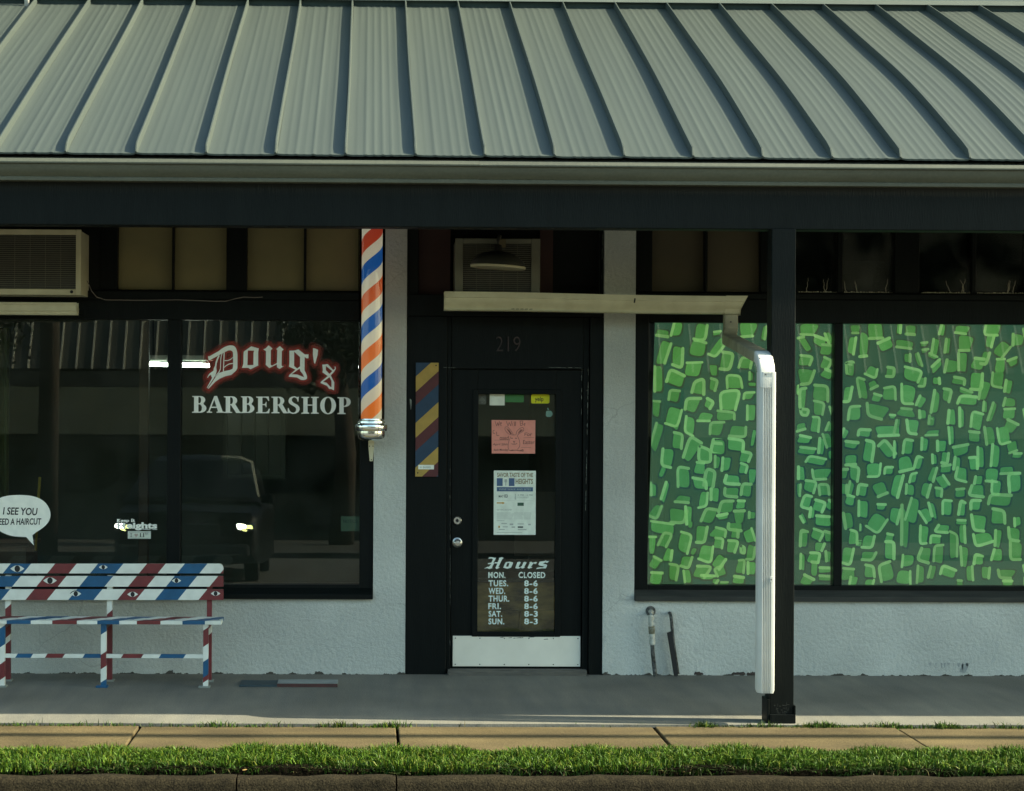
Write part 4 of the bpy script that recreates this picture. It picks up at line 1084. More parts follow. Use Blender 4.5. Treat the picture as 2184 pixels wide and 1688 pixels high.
g = MB(); x0, x1, z0, z1 = rect(1141.5, 846.5, 1160, 859, YD); put_text(g, "yelp", x0, x1, z0, z1, front, bold=0.02); g.build('lettering', M['black'], t, fixn=False)
t, b = sticker('emblem_sticker', 'faded grey sticker of nested chevrons at the top left of the door glass', 'sticker', (1020, 841, 1037.5, 863), (0.11, 0.115, 0.095), DGS, 0.012)
g = MB()
cx, cz = (b[0] + b[1]) / 2, b[2] + .022
for k, r in enumerate((.008, .016, .024)):
    for s in (-1, 1):
        g.poly([(cx, front(cz), cz + r + .004), (cx, front(cz), cz + r), (cx + s * min(r, .02), front(cz), cz + max(0, r - .02)), (cx + s * min(r, .02), front(cz), cz + max(0, r - .02) + .004)])
        if k == 0: g.poly([(cx, front(cz), cz - r - .004), (cx, front(cz), cz - r), (cx + s * r, front(cz), cz), (cx + s * r, front(cz), cz - .004)])
g.build('chevrons', mat('pale_print', (0.24, 0.25, 0.21), .8), t, fixn=False)
# small ribbon text strip below the emblem sits on the same sticker
# fruit shaped decal
ap = at(1171.5, 883, YD)
t = thing('fruit_sticker', 'pale teal fruit silhouette sticker with a bite and leaf below the yellow sticker', 'sticker', (ap.x, 0.09, ap.z - .02))
r = 0.0235
body = [(math.cos(R(a)) * r * (1 + .10 * abs(math.cos(R(a)))) , math.sin(R(a)) * r * (1 - .05 * math.cos(R(2 * a)))) for a in range(0, 360, 10)]
body = [(x, z - (.006 * math.exp(-(x / .006) ** 2) * (1 if z > 0 else -0.6))) for x, z in body]
bx, bz, br = -r * 1.15, .002, r * .5
body2 = []
for x, z in body:
    d = math.hypot(x - bx, z - bz)
    if d < br: x, z = bx + (x - bx) / d * br, bz + (z - bz) / d * br
    body2.append((x, z))
g = MB(); vs, fs = tess([[(ap.x + x, ap.z + z) for x, z in body2]])
g.tris([(x, DG(z, .0032), z) for x, z in vs], fs)
vs, fs = tess([[(ap.x - .002 + u * .012, ap.z + r * 1.12 + v * .012) for u, v in ((0, -.4), (.2, .5), (-.5, 1.4), (-.8, .6))]])
g.tris([(x, DG(z, .0032), z) for x, z in vs], fs)
g.build('decal', mat('pale_teal_vinyl', (0.22, 0.38, 0.30), .6), t, fixn=False)

# pink hand written notice with a rabbit
t, b = sticker('pink_notice', 'pink handwritten holiday closing notice with a drawn rabbit on the door glass', 'notice', (1049.5, 896.5, 1142, 968), (0.80, 0.31, 0.24), DGS, col2=(0.72, 0.27, 0.21), skew=0.002)
g = MB()
def pk(u, v): # notice units (0..1899 x, 0..1688 y in its close-up) -> world
    return b[0] + (u - 50) / 1710 * (b[1] - b[0]), b[3] - (v - 165) / 1335 * (b[3] - b[2])
def pen(pts, w=0.0013):
    q = [pk(*p) for p in pts]
    for i in range(len(q) - 1):
        a, c = Vector(q[i]), Vector(q[i + 1]); d = c - a
        if d.length < 1e-6: continue
        nn = Vector((-d.y, d.x)).normalized() * w; e = d.normalized() * w * .6
        g.poly([(p.x, front(p.y), p.y) for p in (a - nn - e, c - nn + e, c + nn + e, a + nn - e)])
def word(s, u0, v0, u1, v1, bold=.01):
    p, q = pk(u0, v1), pk(u1, v0); put_text(g, s, p[0], q[0], p[1], q[1], front, bold=bold, shear=0.1)
pen([(170,215),(240,400),(280,270),(310,390),(350,200)]); pen([(370,320),(430,310),(430,270),(380,270),(365,350),(430,390)])
pen([(620,220),(690,400),(730,260),(790,400),(830,200)]); pen([(850,280),(855,390)]); pen([(930,230),(940,390)], .0018); pen([(985,230),(985,390)], .0018)
pen([(1160,200),(1180,390),(1250,370),(1270,290),(1190,290)]); pen([(1270,200),(1160,200)]); pen([(1270,200),(1265,290)]); pen([(1300,340),(1370,320),(1350,290),(1310,350),(1350,395)])
pen([(150,580),(90,600),(100,690),(170,700)]); pen([(230,640),(250,790),(330,780)]); word("osed", 360, 790, 720, 960, .0)
pen([(1350,680),(1350,790)]); pen([(1350,680),(1450,670)]); pen([(1350,730),(1420,725)]); word("or", 1440, 700, 1640, 800, .0)
word("Easter", 1280, 960, 1740, 1120, .0)
word("April 20th", 90, 1090, 680, 1200, .0); word("back Monday", 130, 1310, 700, 1420, .01)
pen([(1300,870),(1720,850)], .0007); pen([(160,970),(700,960)], .0007); pen([(1200,1250),(1600,1260)], .0007); pen([(800,1390),(1000,1360),(1150,1390),(1280,1340),(1290,1400),(1180,1390)], .002)
ear1 = [(580,450),(560,520),(610,620),(700,710),(830,760),(900,760),(840,640),(760,540),(680,440),(620,430),(580,450)]
ear2 = [(1010,740),(1020,640),(1080,560),(1180,480),(1270,460),(1315,500),(1310,570),(1250,640),(1130,700),(1060,780)]
pen(ear1); pen(ear2)
for k in range(4): pen([(630 + k * 30, 500 + k * 20), (790 + k * 14, 720)], .0012); pen([(1080 + k * 30, 700 - k * 20), (1200 + k * 25, 530 + k * 8)], .0012)
pen([(900,760),(1000,755)]); pen([(800,830),(730,980),(700,1120),(690,1250),(740,1380),(900,1350)]); pen([(1060,800),(1130,950),(1160,1100),(1150,1220),(1060,1340)])
for ux in (845, 1005): pen([(ux - 25, 890), (ux + 25, 890)], .0022)
pen([(890,1010),(960,1015),(930,1060),(890,1010)], .0012); pen([(930,1060),(930,1110)]); pen([(830,1105),(880,1130),(1000,1125),(1040,1090)])
g.build('handwritten_lettering', mat('brown_marker', (0.13, 0.045, 0.04), .8), t, fixn=False)

# printed event poster
t, b = sticker('event_poster', 'white printed event poster with blue band taped to the door glass', 'poster', (1053.5, 1004.5, 1143, 1141.5), (0.80, 0.86, 0.76), DGS, skew=0.0005)
def pp(u, v): return b[0] + (u - 80) / 985 * (b[1] - b[0]), b[3] - (v - 97) / 1510 * (b[3] - b[2])
ink_k = mat('poster_black', (0.10, 0.12, 0.11), .8); ink_b = mat('poster_blue', (0.075, 0.115, 0.25), .7, (0.05, 0.12, 0.22), 30)
ink_o = mat('poster_olive', (0.25, 0.23, 0.13), .7, (0.38, 0.33, 0.24), 150, .5); ink_y = mat('poster_amber', (0.55, 0.30, 0.02), .7); ink_g = mat('poster_green', (0.03, 0.09, 0.055), .7); ink_f = mat('poster_faint', (0.42, 0.46, 0.42), .8)
g = MB(); off = lambda z: DG(z, .0042); off2 = lambda z: DG(z, .0048)
def blk(u0, v0, u1, v1, m):
    p, q = pp(u0, v1), pp(u1, v0); g.poly([(p[0], off(p[1]), p[1]), (q[0], off(p[1]), p[1]), (q[0], off(q[1]), q[1]), (p[0], off(q[1]), q[1])], m)
def wd(s, u0, v0, u1, v1, m, bold=.02, o=off):
    p, q = pp(u0, v1), pp(u1, v0); put_text(g, s, p[0], q[0], p[1], q[1], o, m, bold=bold)
wd("SAVOR TASTE OF THE", 155, 145, 1000, 250, 2, .04)
blk(150, 275, 287, 460, 1); blk(432, 275, 565, 460, 1); blk(330, 300, 390, 370, 5); blk(355, 370, 366, 450, 0)
wd("HEIGHTS", 590, 285, 1000, 412, 2, .04)
blk(150, 485, 1000, 585, 1); wd("WINE WALK AND BITES", 200, 515, 950, 558, 5, 0, off2)
wd("MAY", 195, 675, 310, 730, 0); wd("03", 325, 655, 405, 735, 0); wd("2 PM - 6 PM", 640, 650, 990, 690, 5); wd("11TH STREET", 640, 710, 900, 745, 5); wd("&", 570, 640, 610, 780, 5)
blk(150, 600, 1000, 603, 5); blk(150, 800, 1000, 803, 5)
blk(150, 845, 285, 872, 3); p3 = [pp(285, 830), pp(340, 858), pp(285, 890)]; g.poly([(p[0], off(p[1]), p[1]) for p in p3], 3)
blk(637, 850, 785, 925, 4)
wd("GETTING AROUND", 150, 1000, 505, 1035, 5)
for v in range(1085, 1230, 24):
    blk(150, v, 150 + 330 + (v * 37 % 90), v + 7, 5); blk(560, v, 740 + (v * 53 % 60), v + 7, 5); blk(790, v, 930 + (v * 29 % 70), v + 7, 5)
wd("OUR SPONSORS", 150, 1258, 330, 1285, 5)
for u0, v0, u1, v1, m in ((260,1330,390,1352,5),(455,1340,540,1380,5),(640,1340,790,1360,5),(890,1345,950,1380,5),(190,1395,225,1445,3),(290,1410,410,1430,5),(500,1410,580,1440,5),(645,1405,770,1445,0),(200,1470,340,1490,5),(650,1470,850,1495,5),(150,1545,750,1556,5)): blk(u0, v0, u1, v1, m)
g.build('poster_print', [ink_k, ink_b, ink_o, ink_y, ink_g, ink_f], t, fixn=False)

# ---- stickers on the left window
YGS = lambda z: yglass(z, .0025)
frontW = lambda z: yglass(z, .0045)
bc = at(42, 1102, YG)
t = thing('speech_bubble_sticker', 'white speech bubble sticker with hand lettered haircut joke above the bench', 'sticker', (bc.x, .05, bc.z - .2))
g = MB()
ol = []
for a in range(0, 361, 8):
    px_, py_ = 40 + 67.5 * math.cos(R(a)), 1098.5 - 44.5 * math.sin(R(a)) * (1 + .05 * math.sin(R(3 * a)))
    if 268 < a < 300: continue
    ol.append((px_, py_))
    if abs(a - 264) < 1: ol += [(56, 1146), (72, 1164), (69, 1142)]
L = [(lambda q: (q.x, q.z))(at(x, y, YG)) for x, y in ol[:-1]]
vs, fs = tess([L]); n = len(vs)
g.tris([(x, yglass(z, .004), z) for x, z in vs] + [(x, yglass(z, .0025), z) for x, z in vs], fs + [tuple(n + k for k in f) for f in fs] + [(k, (k + 1) % n, n + (k + 1) % n, n + k) for k in range(n)])
g.build('balloon', M['vinyl'], t)
g = MB()
def pxtext(mb, s, x0, y0, x1, y1, yf, Y, m=0, bold=0.0, shear=0.0, rot=0.0):
    a, c, d, e = rect(x0, y0, x1, y1, Y); put_text(mb, s, a, c, d, e, yf, m, bold, shear, rot)
fw2 = lambda z: yglass(z, .0048)
pxtext(g, "I SEE YOU", 6, 1083, 80, 1099, fw2, YG, bold=.022, shear=.12, rot=-.02)
pxtext(g, "NEED A HAIRCUT", -12, 1106, 88, 1120, fw2, YG, bold=.022, shear=.1, rot=.01)
g.build('hand_lettering', M['black'], t, fixn=False)

kc = at(292, 1118, YG)
t = thing('slogan_sticker', 'white cut vinyl neighbourhood slogan low in the left window', 'sticker', (kc.x, .05, kc.z))
g = MB()
def c6(x, y): return (400 + x / 9.1) / 1.75824, (1900 + y / 9.1) / 1.75824
def t6(mb, s, x0, y0, x1, y1, m=0, bold=.03, yf=frontW):
    p, q = c6(x0, y1), c6(x1, y0); a, bb = at(p[0], p[1], YG), at(q[0], q[1], YG); put_text(mb, s, a.x, bb.x, a.z, bb.z, yf, m, bold)
t6(g, "Keep", 350, 430, 765, 555); t6(g, "It", 835, 425, 960, 525)
t6(g, "H", 355, 560, 630, 760, bold=.05); t6(g, "eights", 670, 545, 1725, 815, bold=.04); t6(g, "Houston, Texas", 1195, 750, 1725, 805, bold=.02)
def slab(mb, x0, y0, x1, y1):
    p, q = c6(x0, y1), c6(x1, y0); a, bb = at(p[0], p[1], YG), at(q[0], q[1], YG); y = frontW(a.z) - .0004
    mb.poly([(a.x, y, a.z), (bb.x, y, a.z), (bb.x, y, bb.z), (a.x, y, bb.z)])
for x0, x1, y in ((345, 470, 562), (530, 640, 562), (345, 470, 745), (530, 640, 745), (340, 420, 432), (345, 420, 522), (830, 905, 425), (830, 905, 518), (860, 960, 742), (1195, 1290, 728), (1330, 1410, 728), (1195, 1250, 548)): slab(g, x0, y, x1, y + 14)
g.build('slogan_letters', M['vinyl'], t, fixn=False)
t, b = sticker('white_badge_sticker', 'white rectangular sticker with a faded heart below the window slogan', 'sticker', (272.5, 1133.5, 321.5, 1149.5), (0.60, 0.64, 0.56), YGS, Y=YG)
g = MB()
t6(g, "I", 825, 920, 842, 1040, 0, .03); t6(g, "11", 1135, 912, 1275, 1038, 0, .02); t6(g, "TH", 1300, 905, 1410, 968, 0, .0)
for x0, x1, y in ((800, 868, 920), (800, 868, 1030), (1120, 1195, 1030), (1215, 1285, 1030)): slab(g, x0, y, x1, y + 12)
hc = at(*c6(1005, 985), YG); hr = .0125
heart = [(0, -1.15), (.95, .05), (1.0, .55), (.55, .95), (.1, .75), (0, .5), (-.1, .75), (-.55, .95), (-1.0, .55), (-.95, .05)]
g.poly([(hc.x + u * hr, frontW(hc.z), hc.z + v * hr) for u, v in heart], 1)
for a, c, d, e in ((765, 880, 1450, 884), (765, 1080, 1450, 1084)): slab(g, a, c, d, e)
g.build('badge_print', [M['black'], mat('faded_heart', (0.38, 0.31, 0.27), .8)], t, fixn=False)
t, b = sticker('green_card', 'small dim green card in the lower right corner of the left window', 'card', (727, 1102, 768.5, 1133.5), (0.10, 0.155, 0.105), lambda z: yglass(z, -.012), Y=YG)
g = MB(); pxtext(g, "NOTICE", 732, 1109, 762, 1116, lambda z: yglass(z, -.0105), YG); g.build('card_print', mat('card_ink', (.03, .05, .05), .8), t, fixn=False)

# ---- striped board beside the door
x0, x1, z0, z1 = rect(886.5, 774, 935, 1017, -0.01)
t = thing('striped_board', 'flat board painted in slanting blue, yellow and red bands left of the door', 'sign', ((x0 + x1) / 2, 0.0, z0))
Yb = -0.004
g = MB()
yel = mat('board_yellow', (0.46, 0.30, 0.06), .6, (0.36, 0.24, 0.05), 16, .3); brd = mat('board_red', (0.10, 0.016, 0.018), .6, (.075, .014, .014), 16, .3); bbl = mat('board_blue', (0.012, 0.045, 0.095), .6, (.009, .035, .075), 16, .3)
H = z1 - z0; sc = H / 1030.0    # 1030 close-up rows over the board's height
bands = [(-400, 125, 2), (125, 265, 0), (265, 385, 1), (385, 545, 2), (545, 680, 0), (680, 800, 1), (800, 950, 2), (950, 1085, 0), (1085, 1205, 1), (1205, 1500, 2)]
rise = 190 * sc
for a, c, m in bands:
    P = [(x0, z1 - a * sc), (x0, z1 - c * sc), (x1, z1 - c * sc + rise), (x1, z1 - a * sc + rise)]
    P = clip(P, x0, x1, z0, z1)
    if P: g.poly([(p[0], Yb, p[1]) for p in P], m)
g.tris([(x0, Yb + .0004, z0), (x1, Yb + .0004, z0), (x1, Yb + .0004, z1), (x0, Yb + .0004, z1), (x0, .0145, z0), (x1, .0145, z0), (x1, .0145, z1), (x0, .0145, z1)], [(4, 5, 6, 7), (0, 1, 5, 4), (1, 2, 6, 5), (2, 3, 7, 6), (3, 0, 4, 7)], 2)
g.build('board', [yel, brd, bbl], t, fixn=False)
for px_, py_ in ((930, 780), (891, 1009)):
    g = MB(); p = at(px_, py_, Yb); g.lathe([(.005, Yb - .0003), (.004, Yb - .002), (0, Yb - .0025)], p.x, p.z, 10, 0, 'y'); g.build('screw', M['black'], t)
a, c, d, e = rect(892, 992, 925.5, 1001.5, Yb)
g = MB(); g.box(a, c, Yb - .0015, Yb - .0005, d, e); pl = g.build('paper_strip', M['paper'], t)
g = MB(); put_text(g, "H  BARBER", a + .012, c - .02, d + .008, e - .010, lambda z: Yb - .002, bold=.03); g.build('strip_print', ink_f, pl, fixn=False)

# ---- barber pole
pc = at(793, 700, -0.20); PR = 0.0885 * .79
zb_ = at(793, 894, -0.2).z; ztop = at(793, 487, -0.2).z
t = thing('barber_pole', 'wall mounted barber pole with spiral stripes in a glass tube and chrome base', 'barber pole', (pc.x, -0.2, zb_ - .14))
PZ = ztop + 0.25
def pole_mat():
    m = bpy.data.materials.new('spiral_stripes'); m.use_nodes = True
    nt = m.node_tree; b = nt.nodes['Principled BSDF']; b.inputs['Roughness'].default_value = .55
    tc = nt.nodes.new('ShaderNodeTexCoord'); sp = nt.nodes.new('ShaderNodeSeparateXYZ'); nt.links.new(tc.outputs['Object'], sp.inputs[0])
    def mth(op, a, b_=None, c=None):
        n = nt.nodes.new('ShaderNodeMath'); n.operation = op
        for i, q in enumerate((a, b_, c)):
            if q is None: continue
            if hasattr(q, 'links'): nt.links.new(q, n.inputs[i])
            else: n.inputs[i].default_value = q
        return n.outputs[0]
    dx = mth('SUBTRACT', sp.outputs['X'], pc.x); dy = mth('SUBTRACT', sp.outputs['Y'], -0.2)
    ang = mth('ARCTAN2', dx, mth('MULTIPLY', dy, -1.0))
    per = 0.391
    u = mth('DIVIDE', mth('SUBTRACT', mth('SUBTRACT', ztop, sp.outputs['Z']), mth('MULTIPLY', ang, -0.056)), per)
    # u counts periods down the pole, along the slant
    fr = mth('FRACT', mth('ADD', u, 4.0 + POLE_PHASE))
    ramp = nt.nodes.new('ShaderNodeValToRGB'); ramp.color_ramp.interpolation = 'CONSTANT'
    e = ramp.color_ramp.elements
    e[0].position = 0.0; e[0].color = (1, 0, 0, 1)
    e[1].position = 0.27; e[1].color = (0, 1, 0, 1)
    k = e.new(0.49); k.color = (0, 0, 1, 1); k = e.new(0.76); k.color = (0, 1, 0, 1)
    nt.links.new(fr, ramp.inputs[0])
    ss = nt.nodes.new('ShaderNodeSeparateColor'); nt.links.new(ramp.outputs[0], ss.inputs[0])
    # the red turns orange towards the bottom
    red_mix = nt.nodes.new('ShaderNodeMapRange'); red_mix.inputs['From Min'].default_value = ztop; red_mix.inputs['From Max'].default_value = zb_ + .1
    nt.links.new(sp.outputs['Z'], red_mix.inputs['Value'])
    rr = nt.nodes.new('ShaderNodeMix'); rr.data_type = 'RGBA'; rr.inputs['A'].default_value = (0.42, 0.045, 0.022, 1); rr.inputs['B'].default_value = (0.80, 0.20, 0.035, 1); nt.links.new(red_mix.outputs[0], rr.inputs['Factor'])
    m1 = nt.nodes.new('ShaderNodeMix'); m1.data_type = 'RGBA'; nt.links.new(ss.outputs['Green'], m1.inputs['Factor']); nt.links.new(rr.outputs['Result'], m1.inputs['A']); m1.inputs['B'].default_value = (0.64, 0.59, 0.45, 1)
    m2 = nt.nodes.new('ShaderNodeMix'); m2.data_type = 'RGBA'; nt.links.new(ss.outputs['Blue'], m2.inputs['Factor']); nt.links.new(m1.outputs['Result'], m2.inputs['A']); m2.inputs['B'].default_value = (0.012, 0.10, 0.36, 1)
    nt.links.new(m2.outputs['Result'], b.inputs['Base Color'])
    nt.links.new(m2.outputs['Result'], b.inputs['Emission Color']); b.inputs['Emission Strength'].default_value = POLE_GLOW
    return m
POLE_PHASE = -0.015
POLE_GLOW = 0.12
g = MB(); g.lathe([(PR, zb_ - .01), (PR, PZ)], pc.x, -.2, 48); g.build('striped_cylinder', pole_mat(), t, smooth=True)
g = MB(); g.lathe([(0.0895, zb_ - .005), (0.0895, PZ)], pc.x, -.2, 48); g.f = g.f[:-2]; g.m = g.m[:-2]; g.c = g.c[:-2]
g.build('glass_tube', glass('tube_glass', (0.94, 0.96, 0.94)), t, smooth=True)
dz = lambda py: at(793, py, -.2).z
g = MB()
g.lathe([(0.07, dz(893)), (0.088, dz(893.5)), (0.089, dz(896)), (0.085, dz(897)), (0.085, dz(898)), (0.094, dz(899)), (0.095, dz(902.5)), (0.089, dz(903.5)), (0.09, dz(904.5)), (0.108, dz(906.5)), (0.110, dz(909)), (0.109, dz(918)), (0.106, dz(919.5)), (0.094, dz(920)), (0.0945, dz(924)), (0.094, dz(931)), (0.088, dz(935)), (0.074, dz(938.5)), (0.04, dz(940.5)), (0.0, dz(941))], pc.x, -.2, 56)
g.build('chrome_base', M['chrome'], t, autos=40)
g = MB(); g.lathe([(0.07, PZ), (0.1, PZ + .001), (0.1, PZ + .08), (0.05, PZ + .14), (0, PZ + .15)], pc.x, -.2, 40); g.build('chrome_cap', M['chrome'], t, autos=40)
g = MB()
bw = [(785.5, 940), (798, 940), (797.5, 956), (795, 984), (788.5, 984), (786, 956)]
g.prism([(at(a, c, -.12).x, at(a, c, -.12).z) for a, c in bw], -.125, -.119, 'y')
g.box(pc.x - .018, pc.x + .018, -.119, -.001, dz(948), dz(944))
br = g.build('wall_bracket', M['cream'], t, bevel=.001)
for a, c in ((788, 952), (795.5, 952), (792, 981)):
    g = MB(); p = at(a, c, -.125); g.lathe([(.004, -.1255), (.003, -.1275), (0, -.128)], p.x, p.z, 8, 0, 'y'); g.build('screw', M['black'], br)
g = MB(); g.box(pc.x - .03, pc.x + .03, -.13, -.001, PZ + .02, PZ + .07); g.build('upper_bracket', M['cream'], t)

# ---- window coolers
fins = mat('cooler_fins', (0.042, 0.042, 0.034), .6, (.03, .03, .026), 20, .3); finl = mat('fin_edge', (0.17, 0.16, 0.11), .5)
def cooler(name, label, x0, x1, z0, z1, yf, yb, fr, tilt=0.0, mfr=None):
    t = thing(name, label, 'air conditioner', ((x0 + x1) / 2, yf, z0), 'window air conditioners')
    l, r_, tp, bt = fr
    mfr = mfr or M['cream']
    g = MB()
    g.box(x0, x0 + l, yf, yf + .03, z0, z1); g.box(x1 - r_, x1, yf, yf + .03, z0, z1)
    g.box(x0 + l, x1 - r_, yf + .001, yf + .03, z1 - tp, z1); g.box(x0 + l, x1 - r_, yf + .001, yf + .03, z0, z0 + bt)
    g.build('front_frame', mfr, t, bevel=.004)
    g = MB(); g.box(x0 + .006, x1 - .006, yf + .031, yb, z0 + .006, z1 - .006); g.build('casing', mfr, t, bevel=.003)
    g = MB(); g.box(x0 + l, x1 - r_, yf + .022, yf + .029, z0 + bt, z1 - tp, 0)
    n = int((z1 - tp - z0 - bt) / .0135)
    for k in range(n):
        zz = z0 + bt + (k + .5) * (z1 - tp - z0 - bt) / n
        g.prism([(yf + .021, zz - .003), (yf + .012, zz - .0015), (yf + .012, zz + .0005), (yf + .021, zz + .001)], x0 + l + .001, x1 - r_ - .001, 'x', 1)
    m = int((x1 - x0 - l - r_) / .09)
    for k in range(1, m):
        xx = x0 + l + k * (x1 - x0 - l - r_) / m
        g.box(xx - .0012, xx + .0012, yf + .010, yf + .0118, z0 + bt + .002, z1 - tp - .002, 1)
    g.build('grille', [fins, finl], t, fixn=False)
    return t
Ya = -0.36
x0, x1, z0, z1 = rect(-90, 489, 172.5, 629, Ya)
t = cooler('window_cooler', 'large cream framed window cooler at the top left above the bench', x0, x1, z0, z1, Ya, 0.2, (.07, .034, .036, .040))
g = MB(); p = at(153, 623, Ya); g.lathe([(.010, Ya - .0005), (.011, Ya - .006), (0, Ya - .007)], p.x, p.z, 12, 0, 'y'); g.build('drain_plug', M['black'], t)
Yc = -0.30
x0, x1, z0, z1 = rect(971, 509, 1152, 640, Yc)
dullm = mat('dull_zinc', (0.19, 0.185, 0.13), .55, (.14, .135, .10), 9, .3)
cooler('window_cooler', 'smaller dull metal cooler over the door behind the lamp shade', x0, x1, z0, z1, Yc, 0.18, (.052, .06, .035, .05), mfr=dullm)

# ---- barn lamp hanging in front of the door cooler
lp = at(1062, 568, -0.52)
t = thing('barn_lamp', 'dark domed lamp shade with pale rim in front of the door cooler', 'lamp', (lp.x, -.52, lp.z))
LR = at(1120, 568, -.52).x - lp.x
prof = [(LR * math.cos(R(a)) , lp.z + .10 * math.sin(R(a)) ** 1.0) for a in (0, 12, 25, 40, 55, 70, 80)] + [(.028, lp.z + .10), (.026, lp.z + .14), (.0, lp.z + .145)]
g = MB(); g.lathe(prof, lp.x, -.52, 40); g.f = g.f[1:] if False else g.f
g.f.pop(-2); g.m.pop(-2); g.c.pop(-2)
lsm = mat('lamp_enamel', (0.035, 0.035, 0.028), .45)
for v_i, v in enumerate(g.v): g.v[v_i] = (v[0], v[1], v[2] - (v[0] - lp.x) * .055)
sh = g.build('lamp_shade', lsm, t, smooth=True)
g = MB(); g.lathe([(LR - .006, lp.z - .014), (LR + .002, lp.z - .014), (LR + .004, lp.z + .001), (LR - .004, lp.z + .001), (LR - .006, lp.z - .014)], lp.x, -.52, 40)
for v_i, v in enumerate(g.v): g.v[v_i] = (v[0], v[1], v[2] - (v[0] - lp.x) * .055)
g.build('rim', mat('lit_rim_tone', (0.5, 0.45, 0.3), .4), sh, smooth=True)  # pale colour imitates light caught by the rim
g = MB(); g.tube([(lp.x, -.52, lp.z + .13), (lp.x, -.52, lp.z + .17), (lp.x + .01, -.48, lp.z + .2), (lp.x + .02, -.40, lp.z + .205), (lp.x + .022, -.33, lp.z + .20)], .011, 12); g.build('arm', lsm, t, smooth=True)
x0, x1, z0, z1 = rect(1062, 510, 1079, 529, -.33)
g = MB(); g.box(x0, x1, -.335, -.301, z0, z1); g.build('wall_plate', mat('brass_plate', (0.16, 0.125, 0.06), .5), t, bevel=.003)

# ---- drain gutter under the coolers with downspout to the post
Yt = -0.42
t = thing('drain_gutter', 'cream trough under the door cooler ending in a fluted white downspout by the post', 'gutter', (at(1250, 640, Yt).x, Yt, at(1250, 650, Yt).z))
Ltop, Lbot = at(948, 622, Yt), at(946, 662, Yt)
Rtop, Rbot = at(1595, 646, Yt), at(1571, 676, Yt)
hh = Ltop.z - Lbot.z
prof = [(0.11, 0.0), (0.03, 0.0), (0.050, .004), (0.046, .020), (0.038, .034), (0.018, .050), (0.006, .070), (0.004, .084), (-.008, .086), (-.008, hh), (.0, hh), (.0, .092), (.012, .084), (.012, .066), (.026, .050), (.048, .034), (.056, .008), (.104, .008), (.104, hh), (.11, hh)]
g = MB()
nst = 14
rows = []
for k in range(nst + 1):
    u = k / nst
    xx = Ltop.x + (Rtop.x - .055 - Ltop.x) * u
    zb0 = Lbot.z + (Rbot.z + .018 - Lbot.z) * u + .002 * math.sin(7 * u)
    rows.append([(xx, Yt + y, zb0 + z * (1 - .06 * u)) for y, z in prof])
g.rings(rows)
g.build('trough', M['cream'], t, autos=30)
# end funnel, a little deeper and flared
g = MB()
xe = Rtop.x - .0555
fl_ = []
zf = Rbot.z + .018
for du, sh_ in ((-.09, 0), (0.0, 0), (.028, .25), (.055, 1.0)):
    fl_.append([(xe + du - (sh_ * .055 * (1 - min(1, max(0, z / hh)) ** 1.5)), Yt + y - .004, zf + z * .95 + (.003 if z > .02 else -.006)) for y, z in prof[:10]] + [(xe + du - sh_ * .055 * 0, Yt + .1, zf + hh * .95), (xe + du - sh_ * .05, Yt + .1, zf - .006)])
g.rings(fl_)
g.build('end_funnel', M['cream'], t, autos=30)
def rsection(cx, cy, a, b, n=3):
    r = .012; P = []
    for qx, qy, a0 in ((1, 1, 0), (-1, 1, 90), (-1, -1, 180), (1, -1, 270)):
        P += [(cx + qx * (a - r) + r * math.cos(R(a0 + 90 * k / n)), cy + qy * (b - r) + r * math.sin(R(a0 + 90 * k / n))) for k in range(n + 1)]
    return P
def sweep(path, a, b, ripple=None):
    path = [Vector(p) for p in path]; rings = []
    for k, p in enumerate(path):
        tn = (path[min(k + 1, len(path) - 1)] - path[max(k - 1, 0)]).normalized()
        sd = Vector((1, 0, 0)); sd = (sd - tn * sd.dot(tn)).normalized(); up = sd.cross(tn)
        f = 1 + (ripple(k) if ripple else 0)
        rings.append([p + sd * u * f + up * v * f for u, v in rsection(0, 0, a, b)])
    return rings
o0 = at(1558, 676, Yt + .05); o1 = at(1558, 702, Yt + .05)
dsx0, dsx1 = at(1611.5, 1000, -2.03).x, at(1648, 1000, -2.03).x
DX = (dsx0 + dsx1) / 2; DA = (dsx1 - dsx0) / 2 - .001; DB = .038
ztop_d = at(1630, 747, -2.03).z
pth = [(o0.x, Yt + .05, o0.z + .012), (o0.x, Yt + .05, o0.z - .02), (o1.x, Yt + .05, o1.z)]
for k in range(1, 7):
    an = R(90 * k / 6 * .9)
    pth.append((o1.x - .004 * k, Yt + .05 - .07 * (1 - math.cos(an)) - .006 * k, o1.z - .075 * math.sin(an)))
ys = np.linspace(pth[-1][1] - .15, -1.945, 9)
for y in ys:
    u = (y - pth[8][1]) / (-1.96 - pth[8][1])
    pth.append((pth[8][0] + (DX - pth[8][0]) * u, y, pth[8][2] + (ztop_d - .04 - pth[8][2]) * u))
yl, zl_ = pth[-1][1], pth[-1][2]
for k in range(1, 7):
    an = R(90 * k / 6)
    pth.append((DX, yl - .135 * math.sin(an), zl_ - .10 * (1 - math.cos(an)) - .004 * k))
pth.append((DX, yl - .135, ztop_d - .22))
rs = sweep(pth, DA * .93, DB * .95, lambda k: .03 * (k % 2) if 2 < k < 9 or k > 17 else 0)
g = MB(); g.rings(rs[:18]); g.build('offset_pipe', mat('shaded_cream_pipe', (0.36, 0.33, 0.22), 0.6, (0.22, 0.2, 0.13), 9, .3), t, autos=40)  # cream darkened in its colour for the shade under the canopy
g = MB(); g.rings(rs[17:]); g.build('upper_elbow', M['white_metal'], t, autos=40)
